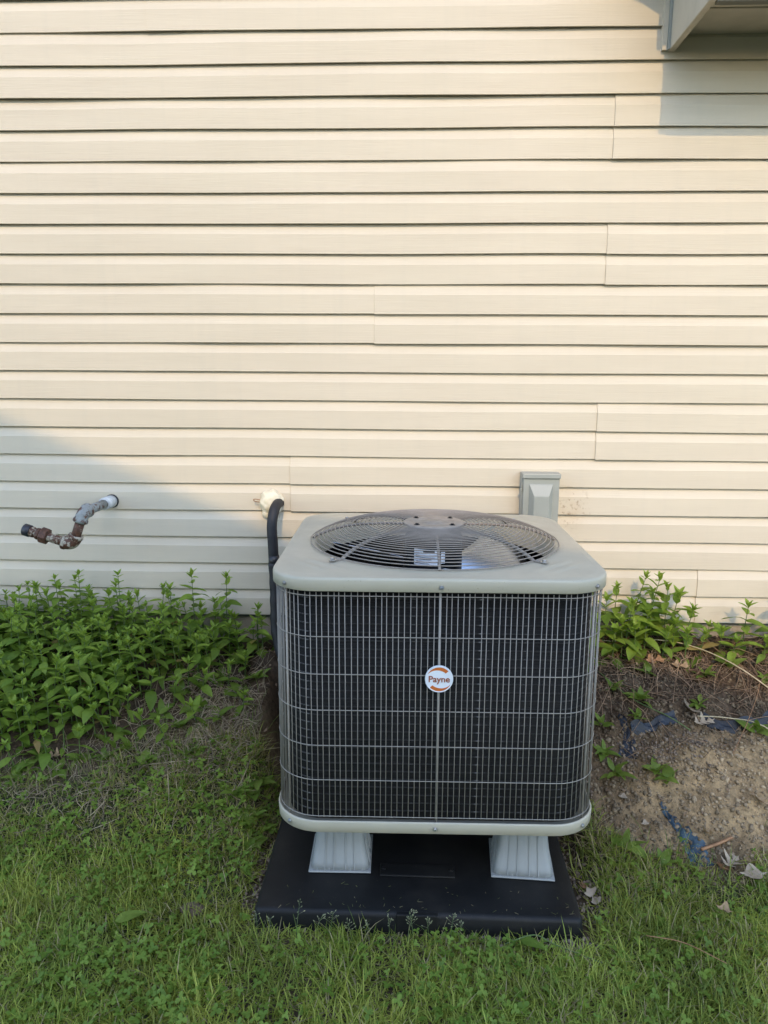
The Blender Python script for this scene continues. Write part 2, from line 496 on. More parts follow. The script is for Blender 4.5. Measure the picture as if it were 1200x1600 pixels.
COURSE = [(0.0042, 0.0085), (0.0044, 0.0010), (0.0036, 0.0), (0.0012, 0.0), (0.0, 0.0012), (0.0002, 0.0045),
          (0.0010, 0.0658), (0.0020, 0.0676), (0.0120, 0.0965), (0.0138, 0.1020), (0.0142, 0.1075)]
def siding_panel(x0, x1, zb, dy, seed, cap_left=False):
    """two lap courses moulded as one panel, bottom edge at zb"""
    r = random.Random(seed)
    ph = [r.uniform(0, 6.28) for _ in range(6)]; am = [r.uniform(0.3, 1.0) for _ in range(6)]
    n = max(2, int((x1 - x0) / 0.12) + 1)
    prof = [(y, z) for y, z in COURSE] + [(y, z + S) for y, z in COURSE]
    rings = []
    for k in range(n):
        x = x0 + (x1 - x0) * k / (n - 1)
        wz = 0.0012 * (am[0] * math.sin(x * 2.1 + ph[0]) + am[1] * math.sin(x * 5.3 + ph[1]))
        wy = 0.0017 * (am[2] * math.sin(x * 3.7 + ph[2]) + am[3] * math.sin(x * 9.1 + ph[3]))
        wz2 = wz + 0.0007 * am[4] * math.sin(x * 4.4 + ph[4])
        rings.append([(x, y + dy + wy, z + zb + (wz if z < 0.1 else wz2)) for y, z in prof])
    h = len(COURSE); V = [v for g in rings for v in g]; Fc = []; w = 2 * h
    for k in range(n - 1):
        for j in list(range(h - 1)) + list(range(h, 2 * h - 1)):
            Fc.append((k * w + j, (k + 1) * w + j, (k + 1) * w + j + 1, k * w + j + 1))
    if cap_left:                       # cut end of the overlapping panel: a thin returned edge
        for base in (0, h):
            idx = []
            for j in range(3, h):
                y, z = prof[base + j]
                V.append((x0 - 0.0010, y + dy + 0.0032, z + zb)); idx.append(len(V) - 1)
            for j in range(3, h - 1):
                Fc.append((base + j, base + j + 1, idx[j - 2], idx[j - 3]))
    return V, Fc
SEAMS = {2: 0.664, 6: 0.663, 8: -0.137, 12: 0.663, 14: -0.446, 18: 1.065, 0: -2.2, 4: -1.9, 10: 2.1, 16: 1.9, -2: -0.9, -4: 1.5}
XL, XR = -4.2, 3.6
for i in range(-18, 20, 2):
    zb = Z0 - (i + 2) * S
    sx = SEAMS.get(i)
    if sx is None:
        obj('siding_panel', siding_panel(XL, XR, zb, 0.0, i), MAT['siding'], house, recalc=False)
    else:
        obj('siding_panel', siding_panel(XL, sx + 0.02, zb, 0.0, i), MAT['siding'], house, recalc=False)
        obj('siding_panel', siding_panel(sx, XR, zb - 0.0018, -0.0030, i + 100, True), MAT['siding'], house, recalc=False)
obj('wall_sheathing', box(XL, XR, 0.03, 0.15, ZB, 4.35), MAT['concrete'], house)
obj('foundation', box(XL, XR, 0.026, 0.3, -0.4, ZB - 0.002), MAT['concrete'], house)
obj('starter_strip', box(XL, XR, 0.016, 0.0255, ZB - 0.012, ZB + 0.01), MAT['bay_dark'], house)
V = [(XL - .3, -0.4, 4.22), (XR + .3, -0.4, 4.22), (XR + .3, 4.0, 5.8), (XL - .3, 4.0, 5.8), (XL - .3, -0.4, 4.34), (XR + .3, -0.4, 4.34), (XR + .3, 4.0, 5.92), (XL - .3, 4.0, 5.92)]
obj('roof', (V, [(0, 1, 2, 3), (4, 5, 6, 7), (0, 1, 5, 4), (2, 3, 7, 6), (0, 3, 7, 4), (1, 2, 6, 5)]), MAT['roof'], house)

# the bay that juts out at the upper right
BX, BF, BXR = 0.822, -0.358, 2.6
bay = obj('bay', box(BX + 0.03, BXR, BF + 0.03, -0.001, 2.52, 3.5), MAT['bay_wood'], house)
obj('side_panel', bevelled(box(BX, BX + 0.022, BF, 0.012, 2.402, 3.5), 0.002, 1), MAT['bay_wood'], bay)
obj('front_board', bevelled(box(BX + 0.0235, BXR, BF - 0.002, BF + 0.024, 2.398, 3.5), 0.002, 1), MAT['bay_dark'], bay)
for k, (ya, yb) in enumerate(((BF + 0.026, -0.186), (-0.177, 0.011))):
    obj('soffit_board', bevelled(box(BX + 0.0235, BXR, ya, yb, 2.456, 2.475), 0.002, 1), MAT['bay_wood'], bay)
obj('corner_trim', join(box(BX - 0.006, BX - 0.001, -0.030, 0.012, 2.402, 3.5)), MAT['box'], bay)
obj('channel_trim', box(BX - 0.022, BX - 0.007, -0.016, 0.012, 2.404, 3.5), MAT['siding'], bay)
V = [(0.34, 0.0, 2.77), (0.80, -0.37, 2.77), (0.80, -0.52, 2.77), (2.8, -0.52, 2.77), (2.8, 0.0, 2.77)]
V += [(x, y, 2.80) for x, y, z in V]
obj('shadow_shelf', (V, [(0, 1, 2, 3, 4), (5, 6, 7, 8, 9)] + [(k, (k + 1) % 5, (k + 1) % 5 + 5, k + 5) for k in range(5)]), MAT['bay_wood'], bay)  # unseen shelf added over the bay, shaped to cast a diagonal wall shadow

# ------------------------------------------------------------------ unseen gable house added behind the viewpoint, shaped to cast the yard shade
def neighbour():
    t = thing('shade_house', 'unseen pale gable house added across the lawn to shade the yard', 'house', (0, 0, 0))
    yf, yb = -9.0, -16.0
    zr = lambda x: 7.065 - 0.42 * (x + 0.213)
    xr, xe = -2.3, 2.8
    xl = 2 * xr - xe
    prof = [(xl + .4, -0.2), (xe - .4, -0.2), (xe - .4, zr(xe - .4) - 0.2), (xr, zr(xr) - 0.2), (xl + .4, zr(xe - .4) - 0.2)]
    obj('wall', loft([[(x, yf - 0.25, z) for x, z in prof], [(x, yb + 0.25, z) for x, z in prof]]), MAT['house_far'], t)
    for a, b in ((xr, xe), (xr, xl)):
        za, zb = zr(xr), zr(xe)
        p = [(a, za), (b, zb), (b, zb - 0.19), (a, za - 0.19)]
        obj('roof', loft([[(x, yf, z) for x, z in p], [(x, yb, z) for x, z in p]]), MAT['roof'], t)
    for x, z in ((-6.0, 1.0), (-2.5, 1.0), (1.0, 1.0), (-6.0, 4.0), (-2.5, 4.0), (1.0, 4.0)):
        w = obj('window', box(x - .6, x + .6, yf - 0.249, yf - 0.20, z, z + 1.4), MAT['trim'], t)
        obj('pane', box(x - .5, x + .5, yf - 0.199, yf - 0.19, z + .1, z + 1.3), MAT['glass'], w)
neighbour()

# ------------------------------------------------------------------ equipment pad
PX, PY, PW = 0.030, -0.685, 0.4100
def build_pad():
    t = thing('equipment_pad', 'low black plastic equipment pad lying on the lawn under the condenser', 'pad', (PX, PY, 0), math.radians(-0.3))
    R = 0.018
    def ring(w, z): return [(x, y, z) for x, y in rrect(w, w, R, 4)]
    prof = [(PW, -0.012), (PW + 0.002, 0.0), (PW - 0.002, 0.040), (PW - 0.004, 0.046), (PW - 0.009, 0.050), (PW - 0.016, 0.0515)]
    rings = [ring(w, z) for w, z in prof]
    for k in range(1, 10):                                   # slightly crowned top
        w = (PW - 0.016) * (1 - k / 10)
        rings.append([(x * (1 - k / 10) , y * (1 - k / 10), 0.0515 + 0.0006 * k) for x, y in rrect(PW - 0.016, PW - 0.016, R, 4)])
    o = obj('slab', loft(rings), MAT['black'], t, True)
    # the moulded grip in the middle of the front edge and the plate on top
    obj('front_grip', bevelled(box(-0.052, 0.052, -PW - 0.0035, -PW + 0.012, 0.008, 0.0525), 0.003), MAT['black'], t)
    p = obj('name_plate', bevelled(box(-0.10, 0.10, -0.275, -0.225, 0.0545, 0.0605), 0.0025, 2), MAT['black'], t)
    for s in (-1, 1):
        obj('plate_screw', xf(lathe([(0.006, 0), (0.006, 0.003), (0.003, 0.0042)], 10), Matrix.Translation((s * 0.09, -0.25, 0.0605))), MAT['black'], p)
    return t
build_pad()

# ------------------------------------------------------------------ risers under the unit
def build_riser(x, y, rz, label):
    t = thing('riser', label, 'riser', (x, y, 0.0555), rz, 'plastic risers lifting the condenser off its pad')
    h = 0.172
    def sq(w, z, R): return [(a, b, z) for a, b in rrect(w, w, R, 3)]
    obj('base_plate', bevelled(box(-0.083, 0.083, -0.083, 0.083, 0.0, 0.005), 0.001, 1), MAT['riser'], t)
    rings = []
    for k in range(9):
        s = k / 8
        w = 0.058 + 0.020 * (1 - s) ** 1.7
        rings.append(sq(w, 0.0055 + s * (h - 0.0055), 0.016))
    obj('body', loft(rings), MAT['riser'], t, True)
    wid = lambda s: 0.058 + 0.020 * (1 - s) ** 1.7
    for side in range(4):
        Mz = Matrix.Rotation(side * PI / 2, 4, 'Z')
        for u in (-0.040, -0.016, 0.016, 0.040):             # moulded ribs running up the face
            V = []
            for k in range(7):
                s = k / 6; z = 0.006 + s * (h - 0.010); w = wid(s) + 0.0026; uu = u * (1 - 0.15 * s)
                V += [(uu - 0.0011, -w, z), (uu + 0.0011, -w, z), (uu + 0.0011, -w + 0.006, z), (uu - 0.0011, -w + 0.006, z)]
            obj('rib', xf(loft([V[4 * k:4 * k + 4] for k in range(7)]), Mz), MAT['riser'], t)
        for u in (-0.060, -0.028, 0.028, 0.060):                            # triangular gussets at the foot
            g = [(u - 0.001, -0.080, 0.0052), (u - 0.001, -0.060, 0.0052), (u - 0.001, -0.060, 0.040)]
            g2 = [(u + 0.001, a, b) for _, a, b in g]
            obj('gusset', xf(loft([g, g2]), Mz), MAT['riser'], t)
    return t
build_riser(-0.180, -0.868, 0.02, 'pale grey plastic riser on the pad, under the front left of the condenser')
build_riser(0.312, -0.873, -0.06, 'pale grey plastic riser on the pad, under the front right of the condenser')
build_riser(-0.19, -0.40, 0.02, 'pale grey plastic riser on the pad, under the rear left of the condenser')
build_riser(0.315, -0.40, 0.0, 'pale grey plastic riser on the pad, under the rear right of the condenser')

# ------------------------------------------------------------------ the condenser
UX, UY, UW, UR = 0.066, -0.620, 0.4105, 0.115
ZBASE, ZRIM = 0.2285, 0.262
unit = thing('condenser', 'square beige air conditioner condenser with wire grille and domed fan guard on top', 'condenser', (UX, UY, 0), math.radians(0.9))

def screw_at(parent, x, y, z, d):
    Mt = Matrix.Translation((x, y, z)) @ rot_to(d)
    head = lathe([(0.0052, -0.001), (0.0058, 0.0), (0.0058, 0.0016)], 14)
    hexa = lathe([(0.0040, 0.0014), (0.0040, 0.0046), (0.0032, 0.0053)], 6)
    return obj('screw', xf(join(head, hexa), Mt), MAT['screw'], parent)

def build_unit():
    rr = lambda w, z, R=UR: [(x, y, z) for x, y in rrect(w, w, R, 10)]
    # base pan
    rings = [rr(UW - 0.030, ZBASE + 0.004, UR - 0.030), rr(UW - 0.004, ZBASE, UR - 0.004), rr(UW, ZBASE + 0.003), rr(UW + 0.001, ZRIM - 0.004),
             rr(UW - 0.0005, ZRIM), rr(UW - 0.003, ZRIM), rr(UW - 0.004, ZRIM - 0.012, UR - 0.004), rr(UW - 0.08, ZRIM - 0.014, UR - 0.06)]
    pan = obj('base_pan', loft(rings), MAT['unit'], unit, True)
    ca = UW - UR + UR * math.cos(math.radians(-50)); sa = -(UW - UR) + UR * math.sin(math.radians(-50))
    zc = 0.5 * (ZBASE + ZRIM)
    screw_at(pan, -0.002, -UW - 0.0015, zc, (0, -1, 0))
    for s in (-1, 1): screw_at(pan, s * (ca + 0.001), sa - 0.0005, zc, (s * math.cos(math.radians(50)), -math.sin(math.radians(50)), 0))
    # coil and its tubes
    cw = UW - 0.030; cR = UR - 0.026
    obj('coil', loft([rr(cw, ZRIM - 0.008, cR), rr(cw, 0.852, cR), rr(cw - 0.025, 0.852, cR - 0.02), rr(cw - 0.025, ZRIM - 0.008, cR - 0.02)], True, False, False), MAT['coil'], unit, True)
    loop = make_mesh('coil_tube', *tube([(x, y, 0) for x, y in rrect(cw + 0.0010, cw + 0.0010, cR, 8)], 0.0016, 5, True), MAT['coiltube'], True)
    z = ZRIM + 0.014
    while z < 0.845:
        o = obj_me('coil_tube', loop, unit); o.location.z = z; z += 0.0215
    # grille: vertical wires threaded on horizontal loops
    gw = UW - 0.0075; gR = UR - 0.0075
    per = rrect(gw, gw, gR, 24); per.append(per[0])
    seg = [math.dist(per[i], per[i + 1]) for i in range(len(per) - 1)]
    tot = sum(seg)
    def at_len(s):
        for i, d in enumerate(seg):
            if s <= d: return (per[i][0] + (per[i + 1][0] - per[i][0]) * s / d, per[i][1] + (per[i + 1][1] - per[i][1]) * s / d)
            s -= d
        return per[-1]
    za, zb = 0.2685, 0.856
    wire = make_mesh('grille_wire', *tube([(0, 0, za), (0, 0, zb)], 0.00108, 6), MAT['wire'], True)
    post = make_mesh('grille_post', *tube([(0, 0, ZRIM - 0.006), (0, 0, 0.868)], 0.0030, 8), MAT['wire'], True)
    nw = 216; start = tot - (gw - gR) ; s0 = start
    for k in range(nw):
        x, y = at_len((s0 + k * tot / nw) % tot)
        main = (k % 27 == 0)
        o = obj_me('grille_post' if main else 'grille_wire', post if main else wire, unit)
        o.location = (x, y, 0)
        if main: o.location.x *= 0.999; o.location.y *= 0.999
        else:
            o.location.z = random.uniform(-0.0012, 0.0012); o.rotation_euler = (random.gauss(0, 0.0016), random.gauss(0, 0.0016), 0)
    lw = gw + 0.0024
    ring = make_mesh('grille_loop', *tube([(x, y, 0) for x, y in rrect(lw, lw, gR + 0.0024, 10)], 0.0011, 6, True), MAT['wire'], True)
    for z in (0.8475, 0.7455, 0.6500, 0.5570, 0.4640, 0.3715, 0.2725):
        o = obj_me('grille_loop', ring, unit); o.location.z = z
    # lid: rolled edge, pressed top, round orifice
    HR = 0.338
    n = 192
    out = []
    base = rrect(UW + 0.002, UW + 0.002, UR, 24)
    def outer(ang, w, R):
        c, s_ = math.cos(ang), math.sin(ang)
        lo, hi = 0.0, 2.0
        for _ in range(40):                                   # march the ray to the rounded square
            mid = (lo + hi) / 2; x, y = abs(c * mid), abs(s_ * mid)
            ins = (x <= w and y <= w) and not (x > w - R and y > w - R and (x - w + R) ** 2 + (y - w + R) ** 2 > R * R)
            lo, hi = (mid, hi) if ins else (lo, mid)
        return c * lo, s_ * lo
    angs = [2 * PI * k / n for k in range(n)]
    W2 = UW + 0.0025
    P = lambda w, R, z: [(*outer(a, w, R), z) for a in angs]
    rings = [P(W2 - 0.010, UR - 0.010, 0.861), P(W2 - 0.0015, UR, 0.8600), P(W2, UR, 0.8615), P(W2, UR, 0.8865), P(W2 - 0.0008, UR, 0.8898),
             P(W2 - 0.0030, UR - 0.002, 0.8922), P(W2 - 0.0065, UR - 0.006, 0.8932), P(W2 - 0.016, UR - 0.012, 0.8938)]
    inner_o = [outer(a, W2 - 0.016, UR - 0.012) for a in angs]
    ro = HR + 0.014
    for k in range(1, 31):
        t = k / 30; ring_ = []
        for (x, y), a in zip(inner_o, angs):
            xi, yi = ro * math.cos(a), ro * math.sin(a)
            px, py = x + (xi - x) * t, y + (yi - y) * t
            dz = 0.0
            # pressed ribs across each corner
            d = (abs(px) + abs(py)) / math.sqrt(2); e = (abs(px) - abs(py)) / math.sqrt(2)
            for c0 in (0.405, 0.440):
                dz += 0.0030 * math.exp(-((d - c0) / 0.007) ** 2) * math.exp(-(e / 0.075) ** 4)
            dz += 0.0012 * math.sin(7 * px + 3 * py)
            ring_.append((px, py, 0.8935 + 0.0015 * t + dz * min(1, 4 * (1 - t))))
        rings.append(ring_)
    circ = lambda r, z: [(r * math.cos(a), r * math.sin(a), z) for a in angs]
    rings += [circ(HR + 0.006, 0.8962), circ(HR + 0.001, 0.8950), circ(HR - 0.002, 0.8900), circ(HR - 0.008, 0.862), circ(HR - 0.010, 0.838)]
    lid = obj('lid', loft(rings, True, False, False), MAT['unit'], unit, True)
    screw_at(lid, 0.002, -W2 - 0.0005, 0.8725, (0, -1, 0))
    for s in (-1, 1):
        for sy in (-1, 1):
            a = math.radians(58); x = s * (W2 - UR + UR * math.sin(math.radians(40))); y = sy * (W2 - UR + UR * math.cos(math.radians(40)))
            screw_at(lid, x, y, 0.8725, (s * math.sin(math.radians(40)), sy * math.cos(math.radians(40)), 0))
    # ---- domed fan guard
    GR, HUB, Zr, Zh = 0.352, 0.088, 0.8995, 0.946
    def dome(r): 
        t = min(1, max(0, (r - HUB) / (GR - HUB)))
        return Zr + (Zh - Zr) * (1 - t ** 3.4)
    hubp = obj('fan_guard', join(lathe([(HUB - 0.004, Zh - 0.006), (HUB, Zh - 0.003), (HUB, Zh), (HUB - 0.003, Zh + 0.0025), (0.060, Zh + 0.003), (0.057, Zh + 0.0008), (0.030, Zh + 0.0008), (0.027, Zh + 0.0030)], 40)), MAT['hub'], unit, True)
    for a in (45, 135, 225, 315):
        x, y = 0.070 * math.cos(math.radians(a)), 0.070 * math.sin(math.radians(a))
        obj('hub_bolt', xf(join(lathe([(0.0085, 0), (0.0085, 0.0010), (0.007, 0.0014)], 14), lathe([(0.0048, 0.001), (0.0048, 0.004), (0.004, 0.0046)], 6)), Matrix.Translation((x, y, Zh + 0.0022))), MAT['motor'], hubp)
    nr = 23
    for k in range(nr):
        r = HUB + 0.008 + (GR - HUB - 0.008) * k / (nr - 1)
        obj('guard_ring', tube([(r * math.cos(a), r * math.sin(a), dome(r)) for a in [2 * PI * i / 96 for i in range(96)]], 0.00145, 6, True), MAT['guard'], hubp, True)
    for k in range(8):
        a = math.radians(45 * k)
        foot = (k % 2 == 1)
        rad = 0.0048 if foot else 0.0036
        pts = [(r, dome(r) - rad - 0.0010) for r in np.linspace(HUB - 0.006, GR - 0.004, 14)]
        if foot: pts += [(GR + 0.012, 0.8985), (GR + 0.020, 0.8975), (GR + 0.034, 0.8975)]
        path = [(r * math.cos(a), r * math.sin(a), z) for r, z in pts]
        rr_ = [rad] * 14 + ([rad * 0.9, rad * 0.7, rad * 0.6] if foot else [])
        rib = obj('guard_rib', tube(path, rr_, 8), MAT['guard'], hubp, True)
        if foot:
            obj('guard_screw', xf(join(lathe([(0.010, 0), (0.010, 0.0015)], 14), lathe([(0.006, 0.001), (0.006, 0.006), (0.005, 0.007)], 6)),
                Matrix.Translation(((GR + 0.027) * math.cos(a), (GR + 0.027) * math.sin(a), 0.8995))), MAT['screw'], rib)
    # ---- motor and fan below the guard
    mot = obj('fan_motor', lathe([(0.030, 0.770), (0.078, 0.776), (0.083, 0.784), (0.083, 0.905), (0.078, 0.918), (0.05, 0.925), (0.048, Zh - 0.0065)], 32), MAT['motor'], unit, True)
    def tagpatch(a0, a1, z0, z1, rad):
        nn = 10; V = []; Fc = []
        for i in range(nn + 1):
            a = math.radians(a0 + (a1 - a0) * i / nn)
            V += [(rad * math.cos(a), rad * math.sin(a), z0), (rad * math.cos(a), rad * math.sin(a), z1)]
            if i: Fc.append((2 * i - 2, 2 * i, 2 * i + 1, 2 * i - 1))
        return V, Fc
    tg = obj('motor_label', tagpatch(-132, -84, 0.838, 0.884, 0.0845), MAT['tagpaper'], mot)
    for z, a0, a1, h in ((0.876, -112, -90, 0.005), (0.866, -128, -92, 0.0012), (0.861, -128, -90, 0.0012), (0.855, -128, -96, 0.0012), (0.849, -126, -88, 0.0012), (0.843, -128, -100, 0.0012)):
        obj('label_print', tagpatch(a0, a1, z, z + h, 0.0851), MAT['ink'], tg)
    obj('motor_label', tagpatch(-78, -70, 0.845, 0.878, 0.0845), MAT['tagpaper'], mot)
    fan = obj('fan_hub', lathe([(0.05, 0.745), (0.055, 0.750), (0.055, 0.768), (0.03, 0.7695)], 24), MAT['motor'], unit, True)
    for k in range(3):
        a0 = math.radians(18 + 120 * k); V = []; Fc = []; nu, nv = 9, 9
        for i in range(nu):
            r = 0.055 + (0.315 - 0.055) * i / (nu - 1)
            half = math.radians(22 + 13 * (i / (nu - 1)))
            for j in range(nv):
                t = j / (nv - 1) * 2 - 1
                corner = 1 - 0.06 * (abs(t) ** 6) * (i / (nu - 1))
                a = a0 + t * half
                z = 0.782 + 0.092 * t * (0.4 + 0.6 * r / 0.3) + 0.010 * (1 - t * t)
                V.append((r * corner * math.cos(a), r * corner * math.sin(a), z))
        top = len(V); V += [(x, y, z - 0.0016) for x, y, z in V]
        for i in range(nu - 1):
            for j in range(nv - 1):
                q = i * nv + j
                Fc.append((q, q + 1, q + nv + 1, q + nv)); Fc.append((top + q, top + q + nv, top + q + nv + 1, top + q + 1))
        edge = [j for j in range(nv)] + [i * nv + nv - 1 for i in range(1, nu)] + [(nu - 1) * nv + j for j in range(nv - 2, -1, -1)] + [i * nv for i in range(nu - 2, 0, -1)]
        for e in range(len(edge)):
            p, q = edge[e], edge[(e + 1) % len(edge)]
            Fc.append((p, q, top + q, top + p))
        obj('fan_blade', (V, Fc), MAT['blade'], fan, True)
    # compressor and copper line on the pan floor
    comp = obj('compressor', xf(lathe([(0.085, ZRIM - 0.006), (0.092, 0.29), (0.092, 0.52), (0.075, 0.57), (0.03, 0.585)], 28), Matrix.Translation((0.06, 0.04, 0))), MAT['motor'], unit, True)
    obj('copper_line', tube(smooth_path([(-0.10, -0.20, 0.26), (-0.11, -0.21, 0.5), (-0.12, -0.20, 0.70), (-0.09, -0.17, 0.72), (-0.03, 0.0, 0.55)], 8), 0.005, 8), MAT['copper'], unit, True)
    # ---- round badge on the grille
    bz = 0.645; by = -UW - 0.0005
    Mb = Matrix.Translation((0.0, by, bz)) @ Matrix.Rotation(PI / 2, 4, 'X')
    badge = obj('badge', xf(lathe([(0.029, -0.004), (0.0335, -0.002), (0.034, 0.002), (0.033, 0.0045), (0.0315, 0.0045), (0.0308, 0.0036)], 48), Mb), MAT['badge_white'], unit)
    def crescent(sign):
        V = []; nn = 24
        for i in range(nn + 1):
            t = i / nn; a = math.radians(152 - 108 * t)      # tapers away to the left
            ro = 0.0302; th = 0.0086 * (0.08 + 0.92 * math.sin(min(1.0, t * 1.25) * PI / 2))
            for r in (ro, ro - th):
                V.append((sign * r * math.cos(a), sign * r * math.sin(a), 0.0042))
        return V, [(2 * i, 2 * i + 2, 2 * i + 3, 2 * i + 1) for i in range(nn)]
    for sgn in (1, -1):
        obj('badge_swoosh', xf(crescent(sgn), Mb), MAT['badge_orange'], badge)
    cu = bpy.data.curves.new('badge_lettering', 'FONT'); cu.body = 'Payne'; cu.size = 0.0222; cu.align_x = 'CENTER'; cu.align_y = 'CENTER'; cu.offset = 0.0004; cu.extrude = 0.0002
    to = bpy.data.objects.new('badge_lettering', cu); COL.objects.link(to)
    bpy.context.view_layer.update()
    me = bpy.data.meshes.new_from_object(to.evaluated_get(bpy.context.evaluated_depsgraph_get()))
    bpy.data.objects.remove(to); me.materials.clear(); me.materials.append(MAT['badge_text'])
    me.transform(Mb @ Matrix.Translation((0, -0.0002, 0.0046))); me.name = 'badge_lettering'
    obj_me('badge_lettering', me, badge)
build_unit()

# ------------------------------------------------------------------ things on the wall
def build_disconnect():
    t = thing('disconnect_box', 'small grey steel electrical disconnect box on the siding behind the condenser', 'electrical box', (0.462, 0, 0.80))
    w = 0.0655
    obj('back_case', bevelled(box(-w, w, -0.045, 0.010, 0.0, 0.205), 0.003), MAT['box'], t)
    obj('cover', bevelled(box(-w + 0.004, w + 0.001, -0.061, -0.0455, -0.004, 0.196), 0.0025), MAT['box'], t)
    obj('rain_hood', bevelled(box(-w - 0.001, w + 0.004, -0.068, -0.002, 0.1965, 0.2145), 0.003), MAT['box'], t)
    def q(x0, x1, z0, z1, y): return [(x0, y, z0), (x1, y, z0), (x1, y, z1), (x0, y, z1)]
    obj('raised_panel', loft([q(-0.041, 0.043, 0.006, 0.176, -0.0612), q(-0.040, 0.042, 0.008, 0.174, -0.063), q(-0.026, 0.028, 0.040, 0.138, -0.083), q(-0.024, 0.026, 0.043, 0.134, -0.084)], True, False, True), MAT['box'], t)
    for z in (0.03, 0.15): obj('hinge_pin', xf(lathe([(0.003, 0), (0.003, 0.012)], 8), Matrix.Translation((-w - 0.002, -0.05, z))), MAT['box'], t)
build_disconnect()

def build_pipe():
    t = thing('gas_pipe', 'rusty old pipe stub with elbows and union nut poking from the siding', 'pipe', (-1.119, 0, 0.886))
    r = 0.0165
    A = Vector((0, 0.015, 0)); B = Vector((-0.004, -0.240, 0.003)); Cc = Vector((-0.046, -0.243, -0.112)); E = Vector((-0.212, -0.238, -0.062))
    obj('wall_sleeve', tube([A, A.lerp(B, 0.34), A.lerp(B, 0.342)], [0.0235, 0.0225, 0.018], 20), MAT['white_pipe'], t, True)
    obj('sealant_ring', tube([Vector((0, 0.004, 0)), Vector((0, -0.004, 0)), Vector((0, -0.007, 0))], [0.0265, 0.0255, 0.0240], 20), MAT['tape'], t, True)
    obj('horizontal_pipe', tube([A.lerp(B, 0.33), A.lerp(B, 0.93)], r, 18), MAT['pipe_grey'], t, True)
    def elbow(name, P, d0, d1, mat):
        d0 = d0.normalized(); d1 = d1.normalized(); L = 0.036
        pts = [P + d0 * L, P + d0 * (L - 0.009)] + [P + d0 * (L - 0.009) * (1 - s) ** 2 + d1 * (L - 0.009) * s ** 2 for s in np.linspace(0.1, 0.9, 9)] + [P + d1 * (L - 0.009), P + d1 * L]
        R = [0.0255, 0.0255] + [0.0222] * 9 + [0.0255, 0.0255]
        return obj(name, tube(pts, R, 20), mat, t, True)
    elbow('elbow', B, A - B, Cc - B, MAT['pipe_grey'])
    obj('nipple', tube([B.lerp(Cc, 0.22), B.lerp(Cc, 0.85)], r, 18), MAT['pipe_rust'], t, True)
    elbow('elbow', Cc, B - Cc, E - Cc, MAT['pipe_mixed'])
    obj('tail_pipe', tube([Cc.lerp(E, 0.15), Cc.lerp(E, 0.9)], r * 0.97, 18), MAT['pipe_mixed'], t, True)
    d = (E - Cc).normalized()
    nut = xf(lathe([(0.022, -0.014), (0.0285, -0.011), (0.0295, 0.009), (0.026, 0.013)], 8), Matrix.Translation(Cc.lerp(E, 0.60)) @ rot_to(d))
    obj('union_nut', nut, MAT['rust'], t)
    obj('collar', xf(lathe([(0.020, 0.0), (0.021, 0.006), (0.020, 0.012)], 16), Matrix.Translation(Cc.lerp(E, 0.695)) @ rot_to(d)), MAT['pipe_rust'], t, True)
    obj('thread_seal', xf(lathe([(0.0175, 0), (0.0188, 0.006), (0.018, 0.018)], 16), Matrix.Translation(Cc.lerp(E, 0.80)) @ rot_to(d)), MAT['pipe_mixed'], t, True)
    obj('end_cap', xf(lathe([(0.0205, 0), (0.0215, 0.003), (0.0215, 0.022), (0.017, 0.026), (0.0155, 0.0225)], 18), Matrix.Translation(Cc.lerp(E, 0.895)) @ rot_to(d)), MAT['cap'], t, True)
build_pipe()

def build_lineset():
    t = thing('refrigerant_hose', 'black foam insulated refrigerant line curving from the wall down behind the condenser', 'hose', (-0.494, 0, 0.88))
    P = smooth_path([(0.006, 0.03, 0.004), (0.004, -0.035, 0.008), (0.0, -0.085, -0.010), (-0.004, -0.108, -0.06), (0.0, -0.115, -0.14), (0.002, -0.118, -0.22)], 8)
    o = obj('upper_insulation', tube(P, 0.0185, 16), MAT['hose'], t, True)
    obj('tape_wrap', tube([(0.002, -0.1175, -0.165), (0.003, -0.118, -0.185), (0.002, -0.118, -0.205)], [0.0198, 0.0206, 0.0198], 16), MAT['tape'], t, True)
    P = smooth_path([(0.002, -0.118, -0.19), (0.006, -0.125, -0.28), (0.008, -0.135, -0.37), (0.012, -0.145, -0.45), (0.045, -0.175, -0.535), (0.13, -0.225, -0.56), (0.22, -0.26, -0.55)], 7)
    obj('lower_insulation', tube(P, [0.0200 + 0.0010 * math.sin(i * 1.3) for i in range(len(P))], 16), MAT['hose'], t, True)
build_lineset()

